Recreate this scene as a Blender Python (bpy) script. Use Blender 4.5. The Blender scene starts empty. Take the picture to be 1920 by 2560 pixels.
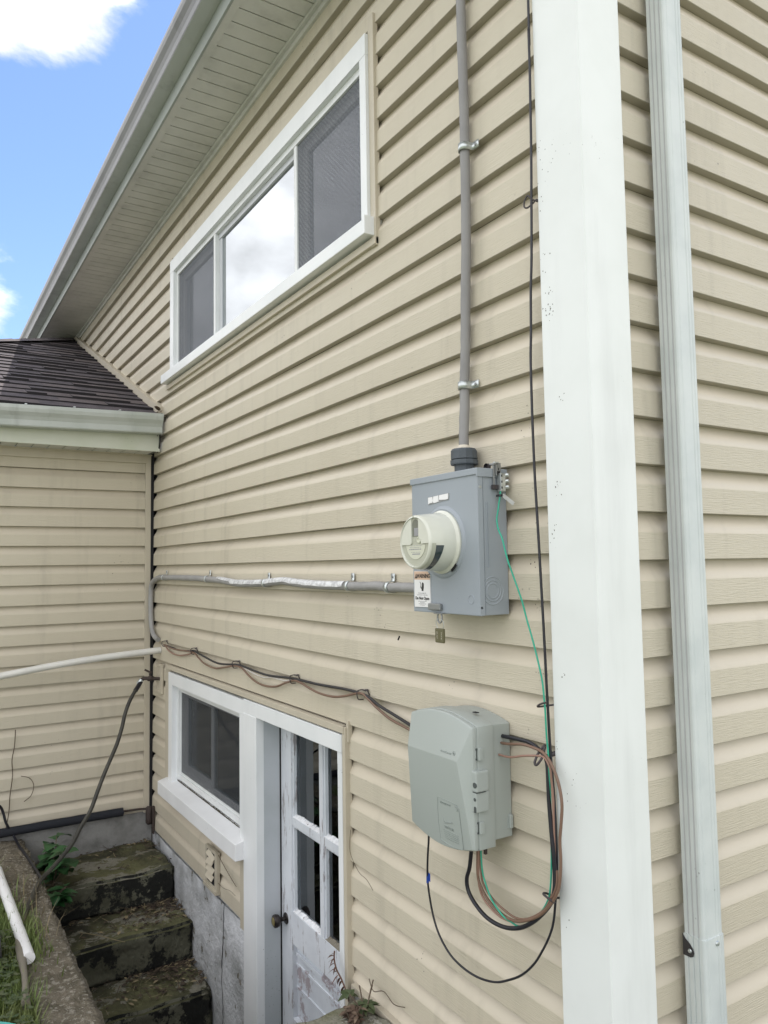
import bpy, bmesh, math, random
from mathutils import Vector, Matrix, noise
R_ = math.radians
random.seed(7)
scene = bpy.context.scene
COL = scene.collection

# ------------------------------------------------------------------ camera
cam_d = bpy.data.cameras.new('camera')
cam = bpy.data.objects.new('camera', cam_d)
COL.objects.link(cam)
yaw, pitch, roll = 1.0108, 0.0698, -0.016
F = Vector((-math.sin(yaw)*math.cos(pitch), math.cos(yaw)*math.cos(pitch), math.sin(pitch)))
RT = Vector((math.cos(yaw), math.sin(yaw), 0)); UP = RT.cross(F)
r2 = RT*math.cos(roll) + UP*math.sin(roll); u2 = -RT*math.sin(roll) + UP*math.cos(roll)
cam.matrix_world = Matrix(((r2.x, u2.x, -F.x, 1.3256), (r2.y, u2.y, -F.y, -1.4584), (r2.z, u2.z, -F.z, -0.0235), (0, 0, 0, 1)))
cam_d.sensor_fit = 'VERTICAL'; cam_d.sensor_height = 36; cam_d.sensor_width = 27
cam_d.lens = 36*1902.03/2560
cam_d.clip_start = 0.02; cam_d.clip_end = 500
scene.camera = cam

# ------------------------------------------------------------------ sun, sky, exposure
SUN = Vector((-0.32, 0.36, 1.0)).normalized()
sd = bpy.data.lights.new('sun', 'SUN'); sd.energy = 4.0; sd.angle = R_(0.53); sd.color = (1.0, 0.95, 0.88)
so = bpy.data.objects.new('sun', sd); COL.objects.link(so)
so.rotation_euler = (-SUN).to_track_quat('-Z', 'Y').to_euler(); so.location = (0, 0, 20)
world = bpy.data.worlds.new('World'); scene.world = world; world.use_nodes = True
wt = world.node_tree; wt.nodes.clear()
def wn(t, **k):
    n = wt.nodes.new(t)
    for a, b in k.items(): setattr(n, a, b)
    return n
def wl(a, b): wt.links.new(a, b)
sky = wn('ShaderNodeTexSky', sky_type='NISHITA', sun_disc=False)
sky.sun_elevation = math.asin(SUN.z); sky.sun_rotation = math.atan2(SUN.x, SUN.y)
sky.air_density = 1.0; sky.dust_density = 0.2; sky.ozone_density = 2.5
tc = wn('ShaderNodeTexCoord')
def vdot(v, d, lo, hi, amp):
    dt = wn('ShaderNodeVectorMath', operation='DOT_PRODUCT'); wl(v, dt.inputs[0]); dt.inputs[1].default_value = Vector(d).normalized()
    mr = wn('ShaderNodeMapRange', interpolation_type='SMOOTHSTEP'); wl(dt.outputs['Value'], mr.inputs[0])
    mr.inputs[1].default_value = lo; mr.inputs[2].default_value = hi; mr.inputs[3].default_value = 0; mr.inputs[4].default_value = amp
    return mr.outputs[0]
def wmath(op, a, b):
    m = wn('ShaderNodeMath', operation=op)
    for i, x in enumerate((a, b)):
        if isinstance(x, (int, float)): m.inputs[i].default_value = x
        else: wl(x, m.inputs[i])
    return m.outputs[0]
nrm = wn('ShaderNodeVectorMath', operation='NORMALIZE'); wl(tc.outputs['Generated'], nrm.inputs[0])
D = nrm.outputs[0]
mp = wn('ShaderNodeMapping'); wl(D, mp.inputs[0]); mp.inputs['Scale'].default_value = (1.0, 1.0, 1.7)
nz = wn('ShaderNodeTexNoise'); wl(mp.outputs[0], nz.inputs['Vector'])
nz.inputs['Scale'].default_value = 4.6; nz.inputs['Detail'].default_value = 12; nz.inputs['Roughness'].default_value = 0.6; nz.inputs['Distortion'].default_value = 0.25
dens = nz.outputs['Fac']
for d, lo, hi, amp in (((-.832, .09, .542), .984, .9975, .33), ((-.79, .21, .575), .9962, .9996, .12), ((-.935, .112, .33), .9968, .9997, .10),
                       ((-.80, -.45, .45), .78, .93, .55), ((.35, -.80, .35), .45, .88, .32), ((.85, .42, .36), .6, .93, .5),
                       ((-.885, .165, .43), .978, .996, -.36), ((-.74, .27, .62), .985, .997, -.25), ((-.882, .062, .468), .993, .9988, -.22), ((.1, -.3, .9), .75, .97, .2)):
    dens = wmath('ADD', dens, vdot(D, d, lo, hi, amp))
cr = wn('ShaderNodeMapRange', interpolation_type='SMOOTHSTEP'); wl(dens, cr.inputs[0])
cr.inputs[1].default_value = 0.585; cr.inputs[2].default_value = 0.78
nz2 = wn('ShaderNodeTexNoise'); wl(mp.outputs[0], nz2.inputs['Vector']); nz2.inputs['Scale'].default_value = 7; nz2.inputs['Detail'].default_value = 6
cc = wn('ShaderNodeMapRange'); wl(nz2.outputs['Fac'], cc.inputs[0])
cc.inputs[1].default_value = .36; cc.inputs[2].default_value = .64; cc.inputs[3].default_value = 7.6; cc.inputs[4].default_value = 13.5
cmb = wn('ShaderNodeVectorMath', operation='SCALE'); cmb.inputs[0].default_value = (1.0, 1.0, 1.02); wl(cc.outputs[0], cmb.inputs['Scale'])
skm = wn('ShaderNodeMix', data_type='RGBA', blend_type='MULTIPLY'); skm.inputs[0].default_value = 1.0
wl(sky.outputs[0], skm.inputs[6]); skm.inputs[7].default_value = (1.20, 1.22, 1.36, 1)
mx = wn('ShaderNodeMix', data_type='RGBA'); wl(cr.outputs[0], mx.inputs[0]); wl(skm.outputs[2], mx.inputs[6]); wl(cmb.outputs[0], mx.inputs[7])
bg = wn('ShaderNodeBackground'); wl(mx.outputs[2], bg.inputs[0]); bg.inputs[1].default_value = 0.12
wo = wn('ShaderNodeOutputWorld'); wl(bg.outputs[0], wo.inputs[0])
scene.view_settings.view_transform = 'Standard'; scene.view_settings.look = 'None'
scene.view_settings.gamma = 1.0; scene.view_settings.exposure = 0.48
scene.cycles.max_bounces = 8; scene.cycles.transparent_max_bounces = 12

# ------------------------------------------------------------------ materials
def mat(name, col, rough=.5, metal=0., bump=0., bscale=(40, 40, 40), bdist=.001, var=0., vscale=3., vcol=None,
        dirt=0., dcol=(.03, .025, .02), dscale=60., spec=.5, streak=0., trans=0., coat=0., emit=None, peel=0., pcol=(.2, .18, .16), pscale=(14, 14, 3)):
    m = bpy.data.materials.new(name); m.use_nodes = True
    t = m.node_tree; t.nodes.clear()
    def N(k, **a):
        n = t.nodes.new(k)
        for x, y in a.items(): setattr(n, x, y)
        return n
    L = t.links.new
    b = N('ShaderNodeBsdfPrincipled'); o = N('ShaderNodeOutputMaterial'); L(b.outputs[0], o.inputs[0])
    b.inputs['Roughness'].default_value = rough; b.inputs['Metallic'].default_value = metal
    b.inputs['Specular IOR Level'].default_value = spec; b.inputs['Coat Weight'].default_value = coat
    c = N('ShaderNodeTexCoord').outputs['Object']
    def rgbmix(f, a, bb):
        x = N('ShaderNodeMix', data_type='RGBA')
        if hasattr(f, 'links') or hasattr(f, 'is_linked'): L(f, x.inputs[0])
        else: x.inputs[0].default_value = f
        for i, v in ((6, a), (7, bb)):
            if isinstance(v, tuple): x.inputs[i].default_value = (*v[:3], 1)
            else: L(v, x.inputs[i])
        return x.outputs[2]
    def noi(sc, det=6, rg=.55, vec=(1, 1, 1)):
        mp = N('ShaderNodeMapping'); L(c, mp.inputs[0]); mp.inputs['Scale'].default_value = vec
        n = N('ShaderNodeTexNoise'); L(mp.outputs[0], n.inputs['Vector'])
        n.inputs['Scale'].default_value = sc; n.inputs['Detail'].default_value = det; n.inputs['Roughness'].default_value = rg
        return n.outputs['Fac']
    def ramp(x, lo, hi, a=0., bb=1.):
        r = N('ShaderNodeMapRange', interpolation_type='SMOOTHSTEP'); L(x, r.inputs[0])
        r.inputs[1].default_value = lo; r.inputs[2].default_value = hi; r.inputs[3].default_value = a; r.inputs[4].default_value = bb
        return r.outputs[0]
    cur = col
    if var:
        v2 = vcol or tuple(x*.72 for x in col)
        cur = rgbmix(ramp(noi(vscale), .35, .72, 0, var), cur, v2)
    if streak:
        cur = rgbmix(ramp(noi(1, 5, .6, (9, 9, .9)), .5, .78, 0, streak), cur, tuple(x*.45 for x in col))
    if peel:
        a = noi(1, 10, .72, pscale)
        cur = rgbmix(ramp(a, .62-peel*.12, .66-peel*.12), cur, pcol)
    if dirt:
        vo = N('ShaderNodeTexVoronoi'); L(c, vo.inputs['Vector']); vo.inputs['Scale'].default_value = dscale
        near = ramp(vo.outputs['Distance'], .06, .16, 1, 0)
        msk = ramp(noi(3.1, 3), .60, .68)
        mm = N('ShaderNodeMath', operation='MULTIPLY'); L(near, mm.inputs[0]); L(msk, mm.inputs[1])
        m2 = N('ShaderNodeMath', operation='MULTIPLY'); L(mm.outputs[0], m2.inputs[0]); m2.inputs[1].default_value = dirt
        cur = rgbmix(m2.outputs[0], cur, dcol)
    if isinstance(cur, tuple): b.inputs['Base Color'].default_value = (*cur[:3], 1)
    else: L(cur, b.inputs['Base Color'])
    if bump:
        bm_ = N('ShaderNodeBump'); bm_.inputs['Strength'].default_value = bump; bm_.inputs['Distance'].default_value = bdist
        L(noi(1, 8, .6, bscale), bm_.inputs['Height']); L(bm_.outputs[0], b.inputs['Normal'])
    if trans: b.inputs['Transmission Weight'].default_value = trans
    if emit: b.inputs['Emission Color'].default_value = (*emit, 1); b.inputs['Emission Strength'].default_value = 1
    return m

VIN = (.56, .49, .37)
M = {}
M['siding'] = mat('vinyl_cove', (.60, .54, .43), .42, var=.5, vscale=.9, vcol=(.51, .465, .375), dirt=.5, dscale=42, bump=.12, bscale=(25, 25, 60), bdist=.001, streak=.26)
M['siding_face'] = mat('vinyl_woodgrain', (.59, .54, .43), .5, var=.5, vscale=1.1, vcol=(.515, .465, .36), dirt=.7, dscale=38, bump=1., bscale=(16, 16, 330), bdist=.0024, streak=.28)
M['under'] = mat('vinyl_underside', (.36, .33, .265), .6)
M['tan_trim'] = mat('tan_trim', (.54, .49, .39), .45, var=.3, vscale=4, streak=.15)
M['tan_dirty'] = mat('tan_trim_dirty', (.47, .43, .34), .6, var=.6, vscale=9, vcol=(.30, .27, .21))
M['white'] = mat('white_trim', (.80, .82, .83), .38, var=.35, vscale=3, vcol=(.63, .67, .68), dirt=.6, dscale=55, streak=.12)
M['post'] = mat('white_post', (.77, .80, .79), .35, var=.4, vscale=5, vcol=(.68, .71, .69), dirt=.85, dscale=75, streak=.18)
M['white_dirty'] = mat('white_sill_dirty', (.78, .79, .80), .45, var=.3, vscale=5, vcol=(.60, .60, .60), dirt=.8, dscale=40)
M['alum'] = mat('weathered_gutter', (.50, .53, .51), .42, var=.55, vscale=3.5, vcol=(.36, .40, .36), streak=.45)
M['soffit'] = mat('soffit_vinyl', (.64, .64, .61), .5, var=.6, vscale=2.6, vcol=(.47, .48, .45), streak=.3, dirt=.4)
M['gutter_dark'] = mat('stained_gutter', (.22, .222, .235), .4, var=.8, vscale=3.5, vcol=(.13, .13, .145), streak=.4)
M['fascia_grey'] = mat('dull_fascia', (.36, .39, .37), .45, var=.5, vscale=3, vcol=(.28, .30, .29), streak=.3)
M['groove'] = mat('soffit_groove', (.16, .17, .15), .8)
M['green_fascia'] = mat('algae_fascia', (.60, .62, .54), .45, var=.6, vscale=3.2, vcol=(.50, .54, .41), dirt=.5)
M['spout'] = mat('downspout_paint', (.60, .64, .63), .4, var=.6, vscale=7, vcol=(.47, .52, .52), streak=.5, dirt=.5, dscale=45)
M['spout_groove'] = mat('downspout_groove', (.46, .46, .47), .6)
M['gap'] = mat('dark_gap', (.012, .012, .014), .9)
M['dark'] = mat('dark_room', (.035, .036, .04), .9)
M['curtain'] = mat('pale_curtain', (.42, .42, .44), .8, var=.5, vscale=6)
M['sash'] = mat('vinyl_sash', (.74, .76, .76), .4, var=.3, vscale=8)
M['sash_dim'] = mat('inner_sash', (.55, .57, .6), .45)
M['meter_grey'] = mat('meter_box_grey', (.315, .35, .385), .42, var=.3, vscale=5, vcol=(.25, .29, .335), bump=.05, bscale=(200, 200, 200), dirt=.3, dscale=50)
M['line_grey'] = mat('seam_grey', (.13, .15, .17), .6)
M['meter_cover'] = mat('meter_cover', (.66, .67, .59), .22, var=.25, vscale=9, coat=.4)
M['meter_face'] = mat('meter_face', (.44, .45, .37), .25, coat=.5)
M['meter_plate'] = mat('meter_plate', (.60, .61, .50), .35, coat=.3)
M['lcd'] = mat('meter_display', (.17, .18, .15), .2, coat=.6)
M['meter_dark'] = mat('meter_window', (.025, .04, .045), .12, coat=.8)
M['hub'] = mat('dark_hub', (.075, .09, .105), .5, var=.4, vscale=20, vcol=(.05, .06, .07))
M['sealant'] = mat('putty', (.62, .57, .48), .8, bump=.6, bscale=(150, 150, 150), bdist=.002)
M['galv'] = mat('galvanised_steel', (.62, .66, .66), .32, metal=.75, var=.7, vscale=60, vcol=(.35, .38, .38))
M['dull_metal'] = mat('dull_steel', (.30, .31, .31), .45, metal=.6, var=.5, vscale=40)
M['cable_grey'] = mat('grey_cable', (.27, .265, .26), .6, var=.6, vscale=7, vcol=(.20, .195, .2), bump=.35, bscale=(40, 40, 25), bdist=.002)
M['cable_foil'] = mat('weathered_cable', (.33, .325, .32), .6, var=.6, vscale=12, bump=.6, bscale=(90, 90, 90), bdist=.003)
M['foil'] = mat('bare_foil', (.84, .85, .86), .4, metal=.3, bump=.9, bscale=(120, 120, 120), bdist=.004, var=.7, vscale=40, vcol=(.38, .38, .39))
M['black'] = mat('black_jacket', (.012, .012, .018), .38, var=.3, vscale=20, vcol=(.03, .03, .04))
M['black_dull'] = mat('black_dusty', (.03, .028, .03), .6)
M['brown'] = mat('brown_jacket', (.19, .115, .08), .45, var=.5, vscale=9, vcol=(.17, .10, .065))
M['brown_pink'] = mat('faded_brown', (.32, .19, .145), .5, var=.4, vscale=9)
M['green'] = mat('green_jacket', (.03, .38, .25), .38, var=.4, vscale=6, vcol=(.015, .25, .16))
M['white_wire'] = mat('white_wire', (.66, .62, .58), .5)
M['clip'] = mat('cable_clip', (.05, .042, .045), .55)
M['tele'] = mat('telecom_grey', (.375, .41, .39), .38, var=.25, vscale=6, vcol=(.35, .39, .365), bump=.05, bscale=(350, 350, 350), bdist=.0005, dirt=.4, dscale=60)
M['tele_dark'] = mat('telecom_recess', (.28, .315, .295), .5)
M['tele_hole'] = mat('latch_shadow', (.07, .08, .078), .6)
M['paper'] = mat('label_white', (.80, .80, .80), .35)
M['orange'] = mat('label_faded_orange', (.70, .50, .37), .4)
M['ink'] = mat('label_ink', (.02, .02, .02), .5)
M['ink_grey'] = mat('label_small_print', (.30, .30, .31), .5)
M['olive'] = mat('olive_seal', (.13, .12, .06), .45, var=.4, vscale=60)
M['shingle'] = mat('asphalt_shingle', (.085, .072, .080), .9, var=.8, vscale=9, vcol=(.045, .040, .048), bump=.9, bscale=(160, 160, 160), bdist=.006)
M['shingle2'] = mat('asphalt_shingle_light', (.115, .096, .100), .9, var=.8, vscale=9, vcol=(.08, .065, .066), bump=.9, bscale=(160, 160, 160), bdist=.006)
M['shingle_edge'] = mat('shingle_edge', (.018, .016, .018), .95)  # dark asphalt butts, with the shadow line between rows put into the colour
M['found_w'] = mat('painted_foundation', (.70, .72, .75), .8, var=.9, vscale=4, vcol=(.30, .31, .31), bump=1., bscale=(24, 24, 24), bdist=.015, peel=.32, pcol=(.14, .125, .09), pscale=(8, 8, 7))
M['found_g'] = mat('grey_foundation', (.30, .30, .29), .9, var=.9, vscale=5, vcol=(.10, .10, .095), bump=.8, bscale=(60, 60, 60), bdist=.008, streak=.4)
M['step'] = mat('mossy_concrete', (.13, .13, .06), .95, var=1., vscale=3.6, vcol=(.022, .020, .014), bump=1., bscale=(45, 45, 45), bdist=.02, peel=.72, pcol=(.22, .21, .165), pscale=(5, 3.4, 9))
M['riser'] = mat('black_mould_concrete', (.15, .15, .11), .95, var=1., vscale=3, vcol=(.05, .05, .03), bump=1., bscale=(45, 45, 30), bdist=.02, peel=1.15, pcol=(.010, .011, .009), pscale=(6, 4, 4))
M['curb'] = mat('aggregate_concrete', (.215, .185, .135), .95, var=.9, vscale=16, vcol=(.10, .085, .055), bump=1., bscale=(60, 60, 60), bdist=.03, peel=.7, pcol=(.36, .33, .27), pscale=(38, 38, 38))
M['soil'] = mat('soil', (.06, .05, .03), 1., var=.8, vscale=8, bump=.8, bscale=(30, 30, 30), bdist=.02)
M['lawn'] = mat('lawn', (.195, .215, .14), 1., var=.8, vscale=2, vcol=(.18, .18, .13), bump=1., bscale=(50, 50, 50), bdist=.03)
M['grass'] = mat('grass_blade', (.14, .20, .05), .6, var=.7, vscale=6, vcol=(.17, .19, .06))
M['straw'] = mat('dry_straw', (.26, .21, .12), .8)
M['leaf'] = mat('dark_leaf', (.022, .085, .025), .45, var=.5, vscale=15, vcol=(.035, .12, .035))
M['leaf2'] = mat('weed_leaf', (.05, .08, .03), .5, var=.7, vscale=20, vcol=(.11, .12, .06))
M['leaf_red'] = mat('red_leaf', (.12, .045, .03), .6, var=.6, vscale=20, vcol=(.07, .05, .02))
M['leaf_dead'] = mat('dead_leaf', (.085, .05, .035), .9, var=.9, vscale=30, vcol=(.22, .17, .12))
M['twig'] = mat('twig', (.11, .085, .06), .9)
M['pvc'] = mat('white_pvc', (.72, .71, .67), .35, var=.4, vscale=8, vcol=(.55, .54, .50))
M['pvc2'] = mat('bright_pvc', (.86, .86, .86), .3)
M['hose'] = mat('garden_hose', (.032, .031, .025), .5, var=.6, vscale=12, vcol=(.075, .07, .055))
M['foam'] = mat('black_foam', (.012, .014, .02), .85)
M['wood'] = mat('grey_stick', (.20, .18, .14), .9, bump=.8, bscale=(60, 60, 60), bdist=.004)
M['teal'] = mat('teal_plastic', (.06, .33, .29), .35)
M['door'] = mat('peeling_paint', (.66, .69, .73), .6, var=.5, vscale=6, vcol=(.50, .53, .57), bump=.5, bscale=(80, 80, 14), bdist=.003, peel=.42, pcol=(.32, .30, .31), pscale=(38, 38, 5))
M['door_clean'] = mat('door_paint', (.66, .70, .75), .55, var=.6, vscale=5, vcol=(.50, .53, .58), peel=.72, pcol=(.36, .32, .34), pscale=(7, 7, 6), bump=.3, bscale=(60, 60, 60))
M['jamb'] = mat('jamb_aluminium', (.50, .53, .56), .4, var=.6, vscale=4, vcol=(.38, .42, .43), dirt=.5)
M['putty_skylit'] = mat('skylit_putty', (.85, .86, .88), .6, var=.6, vscale=40, vcol=(.55, .55, .56), peel=.2, pscale=(60, 60, 60), bump=.6, bscale=(90, 90, 90), bdist=.004)
M['bronze'] = mat('tarnished_knob', (.06, .052, .05), .35, metal=.8, var=.5, vscale=40)
M['brass'] = mat('worn_brass', (.30, .25, .10), .35, metal=.8)
M['speck'] = mat('speck', (.10, .085, .07), .8)
M['tape'] = mat('blue_tape', (.01, .05, .30), .5)
M['iron'] = mat('rusty_metal', (.055, .04, .035), .8, var=.8, vscale=40)
M['litter'] = mat('leaf_litter', (.10, .075, .05), 1., var=.9, vscale=40, vcol=(.04, .03, .025))
M['litter_dark'] = mat('rotten_leaf', (.04, .025, .018), .9, var=.9, vscale=40)
M['tag_plastic'] = mat('milky_plastic', (.50, .50, .48), .4)
M['stone'] = mat('mossy_stone', (.30, .29, .24), .95, var=1., vscale=7, vcol=(.16, .16, .09), bump=1., bscale=(60, 60, 60), bdist=.02, peel=.5, pcol=(.42, .41, .36), pscale=(14, 14, 14))
M['debris'] = mat('white_scrap', (.66, .68, .70), .6)

def glassmat(name, refl, tint):
    m = bpy.data.materials.new(name); m.use_nodes = True; t = m.node_tree; t.nodes.clear()
    o = t.nodes.new('ShaderNodeOutputMaterial'); mx = t.nodes.new('ShaderNodeMixShader')
    tr = t.nodes.new('ShaderNodeBsdfTransparent'); tr.inputs[0].default_value = (*tint, 1)
    gl = t.nodes.new('ShaderNodeBsdfGlossy'); gl.inputs['Roughness'].default_value = .012; gl.inputs[0].default_value = (.93, .97, 1, 1)
    fr = t.nodes.new('ShaderNodeFresnel'); fr.inputs[0].default_value = 1.5
    ma = t.nodes.new('ShaderNodeMath'); ma.operation = 'MULTIPLY_ADD'; t.links.new(fr.outputs[0], ma.inputs[0]); ma.inputs[1].default_value = 1.3; ma.inputs[2].default_value = refl
    ma.use_clamp = True
    t.links.new(ma.outputs[0], mx.inputs[0]); t.links.new(tr.outputs[0], mx.inputs[1]); t.links.new(gl.outputs[0], mx.inputs[2]); t.links.new(mx.outputs[0], o.inputs[0])
    nzz = t.nodes.new('ShaderNodeTexNoise'); nzz.inputs['Scale'].default_value = 1.6; bp = t.nodes.new('ShaderNodeBump'); bp.inputs['Strength'].default_value = .02; bp.inputs['Distance'].default_value = .02
    t.links.new(nzz.outputs['Fac'], bp.inputs['Height']); t.links.new(bp.outputs[0], gl.inputs['Normal'])
    return m
M['glass_bright'] = glassmat('coated_glass', .33, (.35, .38, .4))
M['glass_mid'] = glassmat('screened_glass', .52, (.6, .62, .65))
M['glass'] = glassmat('window_glass', .06, (.8, .85, .85))
M['glass_door'] = glassmat('door_glass', .01, (.8, .85, .85))
M['clear'] = glassmat('clear_plastic', .02, (.9, .92, .9))
def screenmat(name, a, col):
    m = bpy.data.materials.new(name); m.use_nodes = True; t = m.node_tree; t.nodes.clear()
    o = t.nodes.new('ShaderNodeOutputMaterial'); mx = t.nodes.new('ShaderNodeMixShader')
    tr = t.nodes.new('ShaderNodeBsdfTransparent'); df = t.nodes.new('ShaderNodeBsdfDiffuse'); df.inputs[0].default_value = (*col, 1)
    tcx = t.nodes.new('ShaderNodeTexCoord'); wv = t.nodes.new('ShaderNodeTexWave'); wv.inputs['Scale'].default_value = 26; wv.inputs['Distortion'].default_value = 3; wv.inputs['Detail'].default_value = 0
    wv.bands_direction = 'DIAGONAL'
    t.links.new(tcx.outputs['Object'], wv.inputs['Vector'])
    mr = t.nodes.new('ShaderNodeMapRange'); t.links.new(wv.outputs['Fac'], mr.inputs[0]); mr.inputs[3].default_value = a-.05; mr.inputs[4].default_value = a+.05
    t.links.new(mr.outputs[0], mx.inputs[0]); t.links.new(tr.outputs[0], mx.inputs[1]); t.links.new(df.outputs[0], mx.inputs[2]); t.links.new(mx.outputs[0], o.inputs[0])
    return m
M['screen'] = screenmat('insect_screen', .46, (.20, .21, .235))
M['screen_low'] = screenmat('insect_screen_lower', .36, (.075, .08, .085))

# ------------------------------------------------------------------ mesh helpers
def worigin(o):
    v = Vector(o.location)
    while o.parent: o = o.parent; v += Vector(o.location)
    return v
def tag(o, label=None, cat=None, group=None, kind=None):
    if label: o['label'] = label
    if cat: o['category'] = cat
    if group: o['group'] = group
    if kind: o['kind'] = kind
    return o
def empty(name, loc, label, cat, group=None):
    o = bpy.data.objects.new(name, None); COL.objects.link(o); o.location = loc; o.empty_display_size = .05
    return tag(o, label, cat, group)
def fit_name(n): return n
class MB:
    def __init__(s): s.v = []; s.f = []; s.m = []; s.s = []
    def add(s, vs, fs, mi=0, smooth=False):
        b = len(s.v); s.v += [Vector(x) for x in vs]
        for f in fs: s.f.append([b+i for i in f]); s.m.append(mi); s.s.append(smooth)
    def box(s, a, b, mi=0, bev=0., rot=None):
        x0, y0, z0 = [min(p, q) for p, q in zip(a, b)]; x1, y1, z1 = [max(p, q) for p, q in zip(a, b)]
        if bev:
            bm = bmesh.new(); bmesh.ops.create_cube(bm, size=1)
            for v in bm.verts: v.co = Vector(((x0+x1)/2+v.co.x*(x1-x0), (y0+y1)/2+v.co.y*(y1-y0), (z0+z1)/2+v.co.z*(z1-z0)))
            bmesh.ops.bevel(bm, geom=list(bm.edges), offset=bev, segments=2, affect='EDGES', profile=.6)
            s.bm(bm, mi, rot); return
        vs = [(x, y, z) for x in (x0, x1) for y in (y0, y1) for z in (z0, z1)]
        if rot: vs = [rot @ Vector(v) for v in vs]
        s.add(vs, [(0, 1, 3, 2), (4, 6, 7, 5), (0, 4, 5, 1), (2, 3, 7, 6), (0, 2, 6, 4), (1, 5, 7, 3)], mi)
    def bm(s, bm, mi=0, rot=None, smooth=False):
        bm.verts.index_update()
        s.add([(rot @ v.co if rot else v.co.copy()) for v in bm.verts], [[v.index for v in f.verts] for f in bm.faces], mi, smooth); bm.free()
    def tube(s, pts, r, n=10, mi=0, cap=True, sub=4, wob=0., flat=1.):
        P = [Vector(p) for p in pts]
        if sub > 1 and len(P) > 2:
            Q = []
            for i in range(len(P)-1):
                p0 = P[max(i-1, 0)]; p1 = P[i]; p2 = P[i+1]; p3 = P[min(i+2, len(P)-1)]
                for k in range(sub):
                    t = k/sub
                    Q.append(.5*((2*p1)+(p2-p0)*t+(2*p0-5*p1+4*p2-p3)*t*t+(3*p1-p0-3*p2+p3)*t**3))
            Q.append(P[-1]); P = Q
        vs = []; fs = []; nrm_ = None
        for i, p in enumerate(P):
            d = (P[min(i+1, len(P)-1)]-P[max(i-1, 0)]).normalized()
            if nrm_ is None:
                a = Vector((0, 0, 1)) if abs(d.z) < .9 else Vector((0, 1, 0)); nrm_ = (a-d*a.dot(d)).normalized()
            else: nrm_ = (nrm_-d*nrm_.dot(d)).normalized()
            bn = d.cross(nrm_)
            rr = r(i/(len(P)-1)) if callable(r) else r
            for k in range(n):
                t = 2*math.pi*k/n; w = 1+(wob*noise.noise(p*38+Vector((k*.7, 0, 0))) if wob else 0)
                vs.append(p+nrm_*math.cos(t)*rr*w+bn*math.sin(t)*rr*w*flat)
        for i in range(len(P)-1):
            for k in range(n):
                a = i*n+k; b = i*n+(k+1) % n; fs.append((a, b, b+n, a+n))
        s.add(vs, fs, mi, True)
        if cap: s.add([v for v in vs[:n]], [list(range(n))[::-1]], mi); s.add(vs[-n:], [list(range(n))], mi)
    def lathe(s, prof, c, ax, n=40, mi=0, smooth=True, sharp=True):
        ax = Vector(ax).normalized(); a = Vector((0, 0, 1)) if abs(ax.z) < .9 else Vector((1, 0, 0))
        u = (a-ax*a.dot(ax)).normalized(); w = ax.cross(u); c = Vector(c)
        def ring(r, h): return [c+ax*h+(u*math.cos(2*math.pi*k/n)+w*math.sin(2*math.pi*k/n))*r for k in range(n)]
        for (r0, h0), (r1, h1) in zip(prof[:-1], prof[1:]):
            if r0 < 1e-6: s.add(ring(r1, h1)+[c+ax*h0], [(k, (k+1) % n, n) for k in range(n)], mi, False)
            elif r1 < 1e-6: s.add(ring(r0, h0)+[c+ax*h1], [(k, (k+1) % n, n) for k in range(n)], mi, False)
            else: s.add(ring(r0, h0)+ring(r1, h1), [(k, (k+1) % n, n+(k+1) % n, n+k) for k in range(n)], mi, smooth)
    def prism(s, poly, a, b, axis='y', mi=0):   # polygon extruded along an axis
        n = len(poly)
        def P(p, h): return {'y': (p[0], h, p[1]), 'x': (h, p[0], p[1]), 'z': (p[0], p[1], h)}[axis]
        s.add([P(p, a) for p in poly]+[P(p, b) for p in poly],
              [list(range(n)), list(range(2*n-1, n-1, -1))]+[(i, (i+1) % n, n+(i+1) % n, n+i) for i in range(n)], mi)
    def build(s, name, mats, parent=None, normals=True, bevel=0., label=None, origin=None):
        me = bpy.data.meshes.new(name)
        base = worigin(parent) if parent else (Vector(origin) if origin else Vector((0, 0, 0)))
        me.from_pydata([tuple(v-base) for v in s.v], [], s.f)
        if not isinstance(mats, (list, tuple)): mats = [mats]
        for m in mats: me.materials.append(M[m] if isinstance(m, str) else m)
        me.polygons.foreach_set('material_index', s.m); me.polygons.foreach_set('use_smooth', s.s)
        if normals:
            bm = bmesh.new(); bm.from_mesh(me); bmesh.ops.recalc_face_normals(bm, faces=bm.faces); bm.to_mesh(me); bm.free()
        me.update()
        o = bpy.data.objects.new(name, me); COL.objects.link(o)
        if parent: o.parent = parent
        else: o.location = base
        if bevel:
            bv = o.modifiers.new('bevel', 'BEVEL'); bv.width = bevel; bv.segments = 2; bv.limit_method = 'ANGLE'; bv.angle_limit = R_(50)
        if label: o['label'] = label
        return o
def text_mesh(name, txt, size, loc, parent, m, rot=(R_(90), 0, 0), ext=.0003, align='CENTER', sx=1., bold=0.):
    c = bpy.data.curves.new(name, 'FONT'); c.body = txt; c.size = size; c.extrude = ext; c.align_x = align; c.align_y = 'CENTER'; c.offset = bold
    o = bpy.data.objects.new(name+'_tmp', c); COL.objects.link(o)
    me = bpy.data.meshes.new_from_object(o.evaluated_get(bpy.context.evaluated_depsgraph_get()))
    bpy.data.objects.remove(o); bpy.data.curves.remove(c)
    me.materials.clear(); me.materials.append(M[m])
    T = Matrix.Translation(Vector(loc)-worigin(parent)) @ __import__('mathutils').Euler(rot).to_matrix().to_4x4() @ Matrix.Diagonal((sx, 1, 1, 1))
    me.transform(T)
    o = bpy.data.objects.new(name, me); COL.objects.link(o); o.parent = parent
    return o
def copy_tree(o, parent=None):
    c = o.copy(); COL.objects.link(c); c.parent = parent
    for ch in list(o.children): copy_tree(ch, c)
    return c
exec_order = []

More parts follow.
